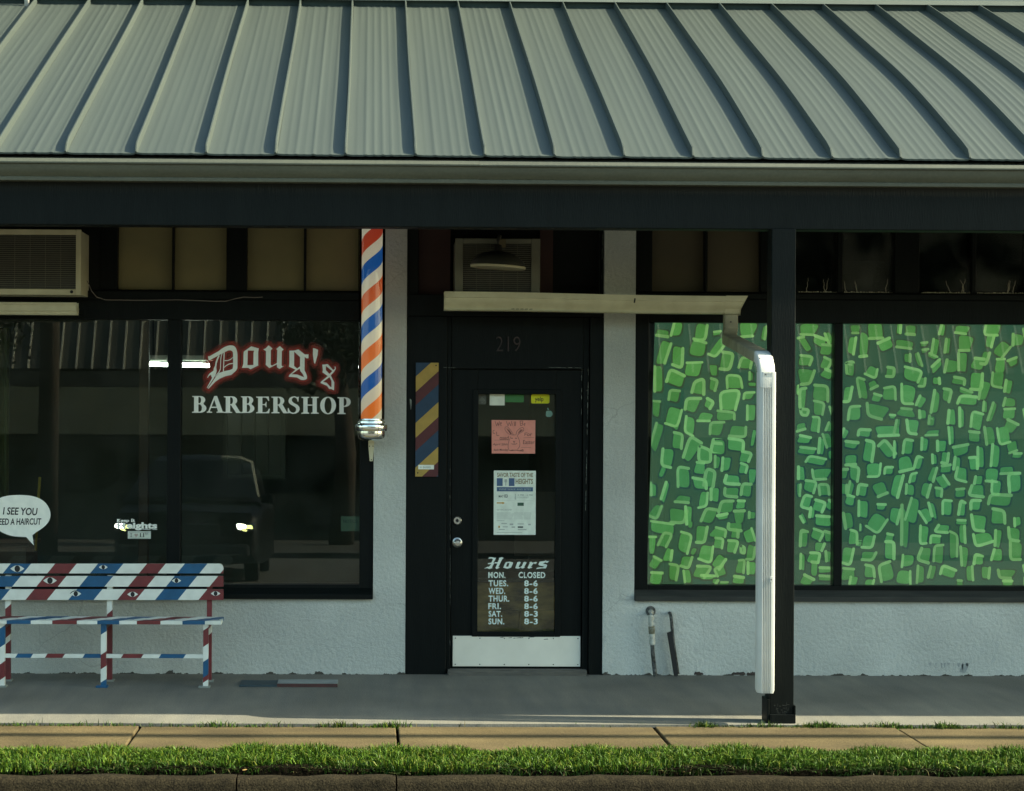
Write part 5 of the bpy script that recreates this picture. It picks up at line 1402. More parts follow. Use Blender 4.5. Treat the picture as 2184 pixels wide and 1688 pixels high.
# fluted vertical pipe
yc = yl - .135
zbot = at(1630, 1475, -2.03).z
sec = []
sec += [(DX - DA, yc + DB), (DX - DA, yc - DB + .034), (DX - DA + .009, yc - DB + .014), (DX - DA + .024, yc - DB)]
nfl = 5
fw = (2 * DA - .048) / nfl
for k in range(nfl):
    xx = DX - DA + .028 + k * fw
    sec += [(xx, yc - DB), (xx + fw * .2, yc - DB + .009), (xx + fw * .5, yc - DB + .009), (xx + fw * .75, yc - DB)]
sec += [(DX + DA - .010, yc - DB), (DX + DA - .003, yc - DB + .002), (DX + DA, yc - DB + .006), (DX + DA, yc + DB)]
g = MB()
rows = [[(x, y, z) for x, y in sec] for z in np.linspace(zbot + .02, ztop_d - .13, 12)]
cr = [(DX + (x - DX) * .88, yc + (y - yc) * .9, zbot) for x, y in sec]
g.rings([cr] + rows)
g.build('downspout', M['white_metal'], t, autos=30)
g = MB(); e_ = .004
g.box(DX - DA - e_, DX + DA + .05, yc - DB - e_, yc - DB - .0005, at(1630, 1237, -2.05).z - .012, at(1630, 1237, -2.05).z + .012) if False else None
p = at(1641, 1233, -2.03)
g.box(p.x - .014, px0 - .001, yc - DB - .004, yc - DB - .001, p.z - .016, p.z + .016)
g.build('strap', M['white_metal'], t, bevel=.001)
g = MB()
for a, c in ((1641, 1235), (1629, 799), (1617, 765)):
    p = at(a, c, -2.07); g.lathe([(.004, yc - DB - .0045), (.003, yc - DB - .0065), (0, yc - DB - .007)], p.x, p.z, 8, 0, 'y'); g.build('rivet', M['black'], t); g = MB()
p = at(1544 / 1, 692, Yt); g.lathe([(.005, Yt + .005), (.004, Yt + .003), (0, Yt + .003)], at(1559, 685, Yt).x, at(1559, 687, Yt).z, 8, 0, 'y')
g.build('rivet', M['black'], t)
g = MB()
sm = at(1353, 641, Yt)
g.poly([(sm.x - .006, Yt - .0085, sm.z - .016), (sm.x + .004, Yt - .0085, sm.z - .018), (sm.x + .008, Yt - .0085, sm.z + .012), (sm.x - .002, Yt - .0085, sm.z + .014)])
q = at(1090, 659, Yt)
for k in range(5): g.poly([(q.x + k * .03, Yt + .002, q.z - .003 - k * .0004), (q.x + .025 + k * .03, Yt + .002, q.z - .003), (q.x + .02 + k * .03, Yt + .002, q.z + .001), (q.x + k * .03 + .003, Yt + .002, q.z)])
g.build('scuff_specks', M['black'], t, fixn=False)

x0, x1, z0, z1 = rect(-100, 645, 163, 671, -0.36)
g = MB(); h2 = z1 - z0
g.prism([(-.26, z0), (-.36 + .02, z0), (-.36 + .012, z0 + h2 * .12), (-.36 + .012, z0 + h2 * .2), (-.36, z0 + h2 * .35), (-.36, z0 + h2 * .78), (-.36 - .006, z0 + h2 * .82), (-.36 - .006, z1), (-.352, z1), (-.352, z0 + h2 * .3), (-.335, z0 + .008), (-.265, z0 + .008), (-.265, z1), (-.26, z1)], x0, x1, 'x')
t = thing('drip_trough', 'short cream drip trough under the top left cooler', 'gutter', (x1 - .3, -.36, z0))
g.build('trough', M['cream'], t, autos=30)
g = MB(); g.box(x1 - .02, x1 - .012, -.26, -.001, z0 + .02, z0 + .05); g.build('bracket', M['dark'], t); g = MB(); g.box(x0 + .02, x0 + .03, -.26, -.001, z0 + .02, z0 + .05); g.build('bracket', M['dark'], t)

# ---- thin loose wire on the rail
g = MB()
wp = [(186, 600, -.2), (196, 622, -.05), (206, 634, .004), (225, 640, .006), (300, 641, .006), (380, 640, .006), (425, 641.5, .006), (455, 643, .006), (480, 643, .006), (500, 638, .006), (520, 634, .006), (545, 635, .006), (560, 634, .006)]
g.tube([at(*p) for p in wp], .0028, 8)
o = g.build('loose_wire', mat('grey_wire', (0.20, 0.17, 0.15), .6), None, smooth=True)
tag(o, 'thin grey wire sagging along the rail from the top left cooler', 'wire')

# ---- bench
def cB(x, y): return x / 2.4267 / 1.75824, (2060 + y / 2.4267) / 1.75824
BY = -0.40
bx0 = at(*cB(-560, 300), BY).x; bx1 = at(*cB(2030, 300), BY).x
BENCH = thing('painted_bench', 'slatted bench painted in red, white and blue bands with eyes under the window', 'bench', ((bx0 + bx1) / 2, -.5, 0))
BM = [M['bench_white'], M['bench_blue'], M['bench_red']]
seq = [0, 1, 0, 2]
def bounds(extra_left=3):
    b = [(-700, 0), (-480, 2), (-310, 0), (-100, 1)] if False else []
    xs = [95, 280, 500, 695, 890, 1120, 1335, 1505, 1680, 1885, 2075, 2300]
    cols = [1, 0, 2, 0, 1, 0, 2, 0, 1, 0, 2, 0]
    pre = [(-705, -500, 1), (-500, -300, 0), (-300, -105, 2), (-105, 95, 0)]
    return pre + [(xs[i], xs[i + 1], cols[i]) for i in range(len(xs) - 1)]
def band_slat(name, y0, y1, yf, th, zoff=0, round_end=False):
    """front painted in slanting bands that run on from slat to slat"""
    g = MB()
    xa, xb = -560, 2032
    zt_, zb2 = at(*cB(700, y0), yf).z, at(*cB(700, y1), yf).z
    SL = .82
    for a, c, m in bounds():
        P = [(a - SL * (y0 - 135), y0), (c - SL * (y0 - 135), y0), (c - SL * (y1 - 135), y1), (a - SL * (y1 - 135), y1)]
        P = clip(P, xa, xb, y0, y1)
        if len(P) < 3: continue
        if round_end:
            rr = 42; Q = []
            for (u, v) in P:
                if u > xb - 1 and v < y0 + 1: Q += [(xb - rr + rr * math.sin(R(t_)), y0 + rr - rr * math.cos(R(t_))) for t_ in range(0, 91, 15)]
                else: Q.append((u, v))
            P = Q
        X = [at(u, v, yf) for u, v in [cB(*p) for p in P]]
        n = len(X)
        wz = lambda p: p.z
        pts = [(p.x, yf, wz(p)) for p in X]
        bk = [(p.x, yf + th, wz(p)) for p in X]
        i0 = len(g.v); g.v += pts + bk
        t_ = tessellate_polygon([[Vector((p[0], p[2], 0)) for p in pts]])
        for f in t_: g.f.append(tuple(i0 + k for k in f)); g.m.append(m); g.c.append(None)
        for f in t_: g.f.append(tuple(i0 + n + k for k in f)); g.m.append(m); g.c.append(None)
        for k in range(n):
            g.f.append((i0 + k, i0 + (k + 1) % n, i0 + n + (k + 1) % n, i0 + n + k)); g.m.append(m); g.c.append(None)
    # eyes painted on this slat
    for ex, ey, ew, lid in EYES:
        if not (y0 - 10 < ey < y1 + 10): continue
        eh = ew * .24
        al = [(ex - ew / 2 + ew * k / 14, ey + eh * (1 if True else 0) * math.sin(math.pi * k / 14)) for k in range(15)] + [(ex + ew / 2 - ew * k / 14, ey - eh * math.sin(math.pi * k / 14)) for k in range(1, 14)]
        def put(pts, dy, m):
            pts = [(u, min(max(v, y0 + 2), y1 - 1)) for u, v in pts]
            W = [at(*cB(u, v), yf) for u, v in pts]
            vs, fs = tess([[(p.x, p.z) for p in W]])
            g.tris([(p[0], yf - dy, p[1]) for p in vs], fs, m)
        if lid:
            put([(ex - ew * .55, ey + eh * .1)] + [(ex - ew * .5 + ew * k / 10, ey - eh * (1.25) * math.sin(math.pi * (k + 1) / 11)) for k in range(10)] + [(ex + ew * .3, ey - eh * .6)] + [(ex + ew * .4 - ew * .8 * k / 6, ey - eh * .95 * math.sin(math.pi * (6 - k + .4) / 7)) for k in range(6)], .0008, 3)
        put(al, .0015, 0)
        put(A(ex, ey, ew * .20, ew * .235, 0, 360, 18)[:-1], .0022, 3)
    return g.build(name, BM + [M['black']], BENCH, fixn=False)
EYES = [(158, 178, 128, 0), (940, 164, 82, 0), (455, 286, 124, 0), (1606, 287, 86, 1), (690, 406, 100, 1), (1207, 411, 98, 0), (1962, 404, 88, 0)]
band_slat('back_slat', 133, 221, BY, .022, round_end=True)
band_slat('back_slat', 246, 342, BY, .022)
band_slat('back_slat', 366, 463, BY, .022)
# seat boards
YF, YBk = -0.68, -0.42
zs = at(*cB(1000, 652), YF).z
g = MB()
fb = [(-560, -330, 0), (-330, -120, 2), (-120, 60, 0), (60, 280, 1), (280, 475, 0), (475, 700, 2), (700, 885, 0), (885, 1085, 1), (1085, 1245, 0), (1245, 1460, 2), (1460, 1660, 0), (1660, 1865, 1), (1865, 2012, 0)]
zf2 = at(*cB(1000, 684), YF).z
for bi, (ya, yb) in enumerate(((YF, YF + .075), (YF + .087, YF + .165), (YF + .177, YBk))):
    for a, c, m in fb:
        xa, xc = at(*cB(a, 668), YF).x, at(*cB(c, 668), YF).x
        s = .085 * bi * 1.0
        sk = .05
        lim = bx1 + .0
        def cl(v): return max(bx0, min(v, at(*cB(2012, 668), YF).x))
        P = [(cl(xa + s), ya), (cl(xc + s), ya), (cl(xc + s + sk), yb), (cl(xa + s + sk), yb)]
        if P[1][0] - P[0][0] < .001: continue
        i0 = len(g.v)
        g.v += [(x, y, zf2) for x, y in P] + [(x, y, zs) for x, y in P]
        for f in ((0, 3, 2, 1), (4, 5, 6, 7), (0, 1, 5, 4), (1, 2, 6, 5), (2, 3, 7, 6), (3, 0, 4, 7)):
            g.f.append(tuple(i0 + k for k in f)); g.m.append(m); g.c.append(None)
g.build('seat', BM, BENCH, fixn=False)
def band_leg(name, xa, xb, yf, yb, z0, z1, bands, slope):
    """upright with slanting bands; bands: list of (z fraction from top, colour)"""
    g = MB()
    for i, (ft, m) in enumerate(bands):
        fb_ = bands[i + 1][0] if i + 1 < len(bands) else 1.3
        zt_ = z1 - (z1 - z0) * ft if i else z1 + .2
        zb2 = z1 - (z1 - z0) * fb_
        P = clip([(xa, zt_), (xa, zb2), (xb, zb2 + slope), (xb, zt_ + slope)], xa, xb, z0, z1)
        if len(P) < 3: continue
        g.prism(P, yf, yb, 'y', m)
    return g.build(name, BM, BENCH)
lx = lambda x, y, Y: at(*cB(x, y), Y).x
W_, Bl, Rd = 0, 1, 2
zfoot = 0.0
for (a, c, bands) in ((-905 + 1850 - 1850 + 0, 0, None),): pass
fl_b = {0: [(0, W_), (.08, Bl), (.38, W_), (.65, Rd), (.9, W_)], 1: [(0, Bl), (.17, W_), (.49, Rd), (.72, W_), (.93, Bl)], 2: [(0, W_), (.1, Rd), (.36, W_), (.6, Bl), (.85, Rd), (.93, W_)]}
for k, (a, c) in enumerate(((-2, 43), (918, 967), (1849, 1895))):
    band_leg('front_leg', lx(a, 900, -.655), lx(c, 900, -.655), -.66, -.625, 0.004, zf2 - .0005, fl_b[k], .022)
bl_b = {0: [(0, W_), (.32, Rd), (.5, Rd), (.6, W_), (.66, Rd)], 1: [(0, W_), (.37, Rd), (.8, Rd)], 2: [(0, Rd), (.5, W_), (.58, Rd)]}
for k, (a, c) in enumerate(((50, 97), (975, 1022), (1883, 1928))):
    zt_ = at(*cB(1000, 240 if k == 2 else 240), BY + .03).z
    band_leg('back_leg', lx(a, 500, -.37), lx(c, 500, -.37), BY + .0225, BY + .058, 0.004, zt_, bl_b[k], .03)
for k, (a, c, bnd) in enumerate(((43, 918, [(43, 150, 0), (150, 290, 1), (290, 420, 0), (420, 580, 2), (580, 762, 0), (762, 918, 1)]), (967, 1849, [(967, 1112, 0), (1112, 1295, 2), (1295, 1455, 0), (1455, 1680, 1), (1680, 1849, 0)]))):
    g = MB(); z0_, z1_ = at(*cB(900, 990), -.65).z, at(*cB(900, 955), -.65).z
    for u, v, m in bnd:
        xa, xb = lx(u, 970, -.65), lx(v, 970, -.65); s = .008
        g.prism([(xa - s if u > a else xa, z0_), (xb - s if v < c else xb, z0_), (xb + s if v < c else xb, z1_), (xa + s if u > a else xa, z1_)], -.655, -.632, 'y', m)
    g.build('stretcher', BM, BENCH)
for xm, yy in ((20, -.64), (943, -.64), (1874, -.64), (73, -.36), (998, -.36), (1905, -.36)):
    g = MB(); xx = lx(xm, 900, yy); g.box(xx - .045, xx + .03, yy - .035, yy + .035, 0.0003, .012)
    g.build('foot_plate', mat('dull_foot_paint', (0.2, 0.22, 0.2), .7) if xm != 943 else M['bench_blue'], BENCH, bevel=.002)
for xm in (20, 943, 1874):
    g = MB(); xx = lx(xm, 900, -.6); g.box(xx - .012, xx + .02, -.624, BY + .022, zf2 - .035, zf2 - .001); g.build('seat_rail', M['bench_red'], BENCH)

# ---- painted plank on the walkway
q0, q1, q2 = gx(510, 1466), gx(591, 1466), gx(720, 1466)
t = thing('painted_plank', 'low wooden plank painted blue, white and red lying on the walkway by the wall', 'plank', (q1.x, q1.y, 0))
g = MB()
ph_ = .022
g.box(q0.x, q1.x - .0005, q1.y, q1.y + .23, .0005, ph_ * .6, 0)
g.build('blue_board', mat('faded_blue_paint', (0.016, 0.042, 0.058), .7, (.03, .045, .05), 12, .3), t, bevel=.002)
g = MB()
g.box(q1.x, q2.x, q1.y, q1.y + .012, .0005, ph_, 1)
g.box(q1.x, q2.x, q1.y + .0125, q1.y + .21, .0005, ph_, 0)
g.build('white_board', [mat('scuffed_white', (0.30, 0.33, 0.31), .7, (.2, .22, .22), 14, .3), mat('worn_red', (0.075, 0.022, 0.02), .7, (.05, .02, .018), 20, .3)], t, bevel=.001)

# ---- pipes by the right hand wall
wp_ = mat('old_white_paint', (0.56, 0.56, 0.5), .6, (0.36, 0.35, 0.3), 40, .4); bp_ = mat('old_black_pipe', (0.02, 0.022, 0.02), .7, (0.12, 0.12, 0.11), 55, .6); bz_ = mat('valve_bronze', (0.12, 0.10, 0.05), .5, (.2, .2, .15), 40)
P0 = lambda x, y, Y: tuple(at(x, y, Y))
t = thing('water_pipe', 'white and black water pipe with a valve running from the wall into the walkway', 'pipe', (at(1393, 1440, -.07).x, -.07, 0))
g = MB(); p = at(1388, 1304, -.01); g.lathe([(.035, -.0005), (.034, -.008), (.02, -.012), (0, -.012)], p.x, p.z, 20, 0, 'y'); g.build('wall_ring', bp_, t)
g = MB(); a = at(1388, 1305, -.01); b2 = at(1388, 1312, -.07)
g.tube([(a.x, -.005, a.z), (a.x, -.035, a.z), (a.x, -.055, a.z - .006), (b2.x, -.068, a.z - .02), (b2.x, -.07, a.z - .05), P0(1389, 1340, -.07)], .017, 14)
for y0_, y1_, r in ((1316, 1322, .021), (1328, 1333, .021), (1352, 1358, .02), (1364, 1374, .021)):
    g.tube([P0(1388.5 + (y0_ - 1316) * .05, y0_, -.07), P0(1388.5 + (y1_ - 1316) * .05, y1_, -.07)], r, 14)
g.tube([P0(1390, 1340, -.07), P0(1391.5, 1376, -.07)], .0165, 14)
g.build('upper_pipe', wp_, t, autos=50)
g = MB(); v = at(1390, 1345, -.07); g.tube([P0(1389.5, 1336, -.07), P0(1390.4, 1352, -.07)], .022, 14); g.lathe([(.019, -.075), (.019, -.1), (.012, -.104), (.0, -.104)], v.x, v.z, 16, 0, 'y'); g.build('valve', bz_, t, autos=50)
g = MB(); g.tube([P0(1391.3, 1374, -.07), P0(1392, 1390, -.07), P0(1394.5, 1414, -.065)], .014, 12); g.tube([P0(1394, 1412, -.065), P0(1397, 1438, -.06), (at(1398, 1446, -.06).x, -.06, -.01)], .0145, 12); g.build('lower_pipe', bp_, t, smooth=True)

t = thing('leaning_conduit', 'dark pipe and flat black slat leaning against the low white wall', 'pipe', (at(1440, 1440, -.06).x, -.06, 0))
g = MB(); a = at(1428, 1308, -.01)
g.tube([(a.x, -.005, a.z), (a.x, -.035, a.z), (at(1430, 1310, -.05).x, -.05, a.z - .006), P0(1432, 1322, -.05), P0(1436, 1370, -.05), P0(1446, 1438, -.045)], .0115, 12)
g.build('dark_pipe', bp_, t, smooth=True)
g = MB()
S4 = [at(1422.5, 1350, -.06), at(1433, 1346, -.06), at(1445.5, 1441, -.05), at(1437, 1441, -.05)]
g.prism([(p.x, p.z) for p in S4], -.075, -.052, 'y'); g.build('slat', M['black'], t, bevel=.002)

# ---- stains on the low right wall
g = MB(); rg = random.Random(8)
for k in range(9):
    x = 1985 + k * 10 + rg.uniform(-3, 3); p = at(x, 1415, 0)
    w = rg.uniform(.004, .012); h = rg.uniform(.01, .05)
    g.poly([(p.x - w, -.0015, p.z), (p.x + w, -.0015, p.z + .004), (p.x + w * .4, -.0015, p.z - h), (p.x - w * .3, -.0015, p.z - h * .9)])
p = at(2055, 1418, 0); g.poly([(p.x - .03, -.0015, p.z - .05), (p.x + .01, -.0015, p.z - .06), (p.x + .045, -.0015, p.z + .012), (p.x - .01, -.0015, p.z + .004)])
o = g.build('wall_stain', mat('grey_drips', (0.33, 0.35, 0.34), .9, (.26, .28, .28), 30), B, fixn=False)
# flaked plaster low on the wall, right of the pipes
g = MB()
for x0_, x1_ in ((1560, 1590), (1592, 1614), (1480, 1500)):
    n = 7; top = [(x0_ + (x1_ - x0_) * k / n, rg.uniform(1, 5) if 0 < k < n else 0.3) for k in range(n + 1)]
    base = at((x0_ + x1_) / 2, 1440, 0)
    L = [(at(x, 1440, 0).x - .9 * 0, .012 + h / 312) for x, h in top]
    Lx = [(x - (at(240, 0, 0).x - at(0, 0, 0).x) * 0, z) for x, z in L]
    for i in range(n): g.poly([(L[i][0], -.0018, .004), (L[i + 1][0], -.0018, .004), (L[i + 1][0], -.0018, L[i + 1][1]), (L[i][0], -.0018, L[i][1])])
g.build('broken_plaster', mat('bare_render', (0.07, 0.05, 0.042), .95, (.03, .025, .022), 30, .4), B, fixn=False)

# ---- inside the shop
tubem = emit('lit_tube', (0.92, 1.0, 0.86), 26.0)
q0, q1 = at(313, 777, 3.0), at(446, 780, 3.0)
t = thing('tube_light', 'lit white tube light inside the shop left of the name', 'lamp', ((q0.x + q1.x) / 2, 3.0, q0.z))
g = MB(); g.tube([(q0.x, 3.0, q0.z), (q1.x, 3.0, q1.z)], .016, 12); g.build('tube', tubem, t, smooth=True)
g = MB(); g.box(q0.x - .04, q1.x + .04, 2.99, 3.06, q0.z + .03, q0.z + .075); g.build('fitting', mat('fitting_grey', (.25, .27, .24), .6), t)
g = MB(); g.tube([(q0.x + .05, 3.02, q0.z + .07), (q0.x + .05, 3.02, 3.3)], .006, 6); g.build('hanger', M['dark'], t); g = MB(); g.tube([(q1.x - .05, 3.02, q0.z + .07), (q1.x - .05, 3.02, 3.3)], .006, 6); g.build('hanger', M['dark'], t)
x0, x1, z0, z1 = rect(-60, 700, 18, 1062, .35)
g = MB()
n = 24
pr = [(x0 + (x1 - x0) * k / n, .35 + .025 * math.sin(k * 1.6)) for k in range(n + 1)]
g.prism(pr + [(x, y + .008) for x, y in pr[::-1]], z0, z1, 'z')
o = g.build('olive_backdrop', mat('olive_band_tone', (0.075, 0.08, 0.025), .9, (.055, .06, .02), 6, .3), None, smooth=False); tag(o, 'olive green curtain added inside the far left of the window', 'backdrop')  # folded sheet added to make the olive band in the glass
g = MB(); g.tube([at(76, 1175, .4), at(80, 1090, .4), at(85, 1018, .4)], [.009, .010, .010], 10)
o = g.build('yellow_rod', mat('mustard_paint', (0.32, 0.20, 0.02), .6), None, smooth=True); tag(o, 'slim mustard yellow rod standing behind the speech bubble', 'rod')
x0, x1, z0, z1 = rect(-80, 1166, 60, 1230, .5)
g = MB(); g.box(x0, x1, .42, .9, z0 - .25, z1); g.box(x0 - .02, x1 + .02, .40, .92, z1 + .0005, z1 + .03)
o = g.build('window_chest', mat('brown_wood', (0.085, 0.04, 0.018), .5, (.05, .025, .012), 5, .3, stretch=(.6, 4, 4)), None, bevel=.004); tag(o, 'brown wooden chest inside the window below the speech bubble', 'chest')
x0, x1, z0, z1 = rect(296, 690, 316, 1240, 1.2)
g = MB(); g.box(x0, x1, 1.2, 1.28, 0.0, 3.29)
o = g.build('interior_post', mat('orange_stained_wood', (0.075, 0.038, 0.014), .6, (.05, .026, .01), 7, .3), None, bevel=.004); tag(o, 'thin orange brown timber upright inside the left window', 'post')
# cabinet added behind the door glass to stand for brown reflections
x0, x1, z0, z1 = rect(1000, 1242, 1215, 1420, .6)
t = thing('added_cabinet', 'brown wooden cabinet added behind the door glass for its brown reflections', 'cabinet', ((x0 + x1) / 2, .8, 0))
cw = mat('mottled_reflection_brown', (0.70, 0.38, 0.10), .45, (.06, .03, .014), 5.0, .45, stretch=(.7, 2, 1.5), detail=7)  # blotches imitate mottled brown reflections in the glass
g = MB(); g.box(x0, x1, .6, 1.1, 0.001, z1); g.build('carcass', cw, t, bevel=.004)
g = MB(); g.box(x0 - .03, x1 + .03, .575, 1.12, z1 + .0005, z1 + .03); g.build('top', mat('dark_top', (.05, .03, .015), .4), t, bevel=.004)
g = MB(); xm = (x0 + x1) / 2
g.box(x0 + .02, xm - .006, .582, .5995, .06, z1 - .2); g.build('door_panel', cw, t, bevel=.004); g = MB(); g.box(xm + .006, x1 - .02, .582, .5995, .06, z1 - .2); g.build('door_panel', cw, t, bevel=.004)
x0, x1, z0, z1 = rect(1100, 1150, 1190, 1240, 1.4)
g = MB(); g.box(x0, x1, 1.5, 1.54, 0.7, z1 + .35)
o = g.build('grey_screen', mat('dim_taupe', (0.26, 0.21, 0.15), .8), None); tag(o, 'taupe panel standing inside behind the opening hours', 'panel')
# back room wall mirror, its dim reflection painted as a green panel
for (a, c, d, e, lab) in ((486, 880, 600, 1012, 'greenish mirror with pale edge on the shop back wall right of the lamp'),):
    x0, x1, z0, z1 = rect(a, c, d, e, 5.5)
    t = thing('wall_mirror', lab, 'mirror', ((x0 + x1) / 2, 5.5, z0))
    g = MB(); g.box(x0, x1, 5.5, 5.52, z0, z1); g.build('mirror_panel', mat('reflection_green', (.03, .045, .03), .25), t)
    g = MB(); g.box(x0 - .04, x0 - .001, 5.48, 5.53, z0 - .04, z1 + .04); g.box(x1 + .001, x1 + .04, 5.48, 5.53, z0 - .04, z1 + .04); g.box(x0, x1, 5.48, 5.53, z0 - .04, z0 - .001); g.box(x0, x1, 5.48, 5.53, z1 + .001, z1 + .04)
    for k in (1, 2, 3): g.box(x0 + (x1 - x0) * k / 4 - .008, x0 + (x1 - x0) * k / 4 + .008, 5.485, 5.499, z0, z1)
    g.build('mirror_frame', mat('pale_green_frame', (.05, .065, .045), .6), t)

# ================================================================== ACROSS THE STREET (seen in the glass)
OPP = thing('opposite_building', 'long low building with a ribbed metal awning across the street', 'building', (4, -34, 0))
g = MB()
OX0, OX1 = -17.0, 19.0
oe = (-32.0, 3.86); ot = (-33.3, 6.4)
zw = lambda t: (oe[0] + (ot[0] - oe[0]) * t, oe[1] + (ot[1] - oe[1]) * t)
n = int((OX1 - OX0) / .365)
for k in range(n):
    xa = OX0 + k * .365
    g.poly([(xa + .02, *zw(0)), (xa + .345, *zw(0)), (xa + .345, *zw(1)), (xa + .02, *zw(1))])
    a0, a1 = zw(0), zw(1)
    g.tris([(xa - .02, a0[0], a0[1] - .02), (xa + .02, a0[0], a0[1] - .02), (xa + .02, a0[0] + .05, a0[1]), (xa - .02, a0[0] + .05, a0[1]), (xa - .02, a1[0], a1[1] - .02), (xa + .02, a1[0], a1[1] - .02), (xa + .02, a1[0] + .05, a1[1]), (xa - .02, a1[0] + .05, a1[1])], [(0, 1, 2, 3), (7, 6, 5, 4), (0, 4, 5, 1), (1, 5, 6, 2), (2, 6, 7, 3), (3, 7, 4, 0)], 1)
orf = mat('blotchy_awning_metal', (0.085, 0.085, 0.065), .6, (.03, .03, .024), 1.0, .45, stretch=(1.8, .3, .35))  # panels darker than the ribs, with random blotches
rbm = mat('lit_rib_metal', (0.55, 0.52, 0.40), .5)  # sunlit rib lines put into a paler metal colour
g.build('awning_roof', [orf, rbm], OPP)
ow = mat('shaded_brick', (0.10, 0.09, 0.065), .9, (.07, .06, .05), 2, .2)
g = MB(); g.box(OX0, OX1, -38, -33.4, -.1, 6.6); g.box(OX0, OX1, -32.2, -32.02, 3.45, 3.8); g.build('wall', ow, OPP)
g = MB(); g.box(OX0, OX1, -32.25, -32.03, 2.35, 3.44); g.build('fascia', mat('olive_fascia', (.40, .35, .21), .8, (.28, .25, .16), 1.2, .2), OPP)
for k in range(7): g = MB(); xx = OX0 + .6 + k * 5.4; g.box(xx, xx + .2, -32.5, -32.26, -.1, 3.45); g.build('awning_post', M['dark'], OPP)
dgl = mat('dark_glazing', (.015, .02, .02), .1)
for k in range(8): g = MB(); xx = OX0 + 1.2 + k * 4.3; g.box(xx, xx + 2.6, -33.4, -33.36, 1.0, 2.8); g.build('shop_glazing', dgl, OPP)

def leaf_tree(name, label, x, y, h, r, seed):
    t = thing(name, label, 'tree', (x, y, -.1), 'trees across the street')
    rg = random.Random(seed)
    g = MB(); g.tube([(x, y, -.15), (x + .1, y, h * .3), (x - .05, y + .1, h * .55), (x + .1, y, h * .8)], [.28, .22, .15, .06], 10)
    for k in range(7):
        a = rg.uniform(0, 6.28); z = h * rg.uniform(.35, .65)
        g.tube([(x, y, z), (x + math.cos(a) * r * .4, y + math.sin(a) * r * .4, z + h * .12), (x + math.cos(a) * r * .75, y + math.sin(a) * r * .75, z + h * .17)], [.1, .06, .025], 6)
    g.build('trunk', M['bark'], t, smooth=True)
    g = MB()
    cl = [(rg.gauss(0, .5) * r, rg.gauss(0, .5) * r, h * .68 + rg.gauss(0, .35) * r) for _ in range(34)]
    for k in range(3600):
        c = rg.choice(cl); s = rg.uniform(.10, .2)
        p = Vector((x + c[0] + rg.gauss(0, .32) * r * .55, y + c[1] + rg.gauss(0, .32) * r * .55, c[2] + rg.gauss(0, .3) * r * .5))
        e = Euler((rg.uniform(-1, 1), rg.uniform(-1, 1), rg.uniform(0, 6.28))).to_matrix()
        b = rg.uniform(.6, 1.3)
        g.poly([p + e @ Vector(v) * s for v in ((-.5, 0, 0), (0, -.28, .05), (.6, 0, 0), (0, .28, .05))], 0, (.022 * b, .036 * b, .011 * b))
    g.build('crown', M['foliage'], t, fixn=False)
leaf_tree('street_tree', 'leafy tree at the left end of the building across the street', -9.3, -28.5, 7.2, 1.7, 5)
leaf_tree('street_tree', 'leafy tree in front of the awning across the street', -0.6, -27.5, 6.4, 1.1, 6)
g = MB(); g.tube([(-4.75, -15.6, -.15), (-4.72, -15.6, 8.5)], [.16, .12], 14)
o = g.build('utility_pole', M['bark'], None, smooth=True); tag(o, 'brown timber utility pole beside the road, mirrored in the left window', 'pole')

# parked car facing the shop, mirrored in the left window
CX, CY, CZ = -2.57, -13.95, -0.125
t = thing('parked_car', 'dark car with lit headlights facing the shop, mirrored in the left window', 'car', (CX, CY - 2.3, CZ))
paint = mat('dark_car_paint', (0.005, 0.0055, 0.006), .45, spec=.15); trim = mat('car_trim', (.012, .012, .013), .5); cgl = mat('car_glass', (.006, .007, .008), .15, spec=.2); crm = mat('car_chrome', (.6, .6, .6), .2, metal=1.0)
def crow(y, hw, z0, z1, rr=.1):
    hw *= 1.05
    return [(CX - hw, CY + y, CZ + z0), (CX - hw, CY + y, CZ + z1 - rr), (CX - hw + rr, CY + y, CZ + z1), (CX, CY + y, CZ + z1 + .03), (CX + hw - rr, CY + y, CZ + z1), (CX + hw, CY + y, CZ + z1 - rr), (CX + hw, CY + y, CZ + z0)]
g = MB()
g.rings([crow(-.02, .88, .42, .80, .12), crow(-.1, .94, .30, .98, .1), crow(-.5, .98, .26, 1.04), crow(-1.15, 1.0, .26, 1.10), crow(-2.5, 1.0, .26, 1.12), crow(-4.3, .98, .26, 1.12), crow(-4.85, .92, .3, 1.0)])
g.build('body', paint, t, autos=45)
g = MB()
g.rings([crow(-.95, .95, 1.05, 1.13, .03), crow(-1.95, .80, 1.08, 1.72, .2), crow(-2.6, .79, 1.08, 1.80, .2), crow(-4.0, .78, 1.08, 1.78, .2), crow(-4.7, .84, 1.05, 1.15, .03)])
g.build('cabin', paint, t, autos=45)
g = MB(); g.poly([(CX - .90, CY - 1.0, CZ + 1.19), (CX + .90, CY - 1.0, CZ + 1.19), (CX + .66, CY - 1.90, CZ + 1.72), (CX - .66, CY - 1.90, CZ + 1.72)]); g.build('windscreen', cgl, t)
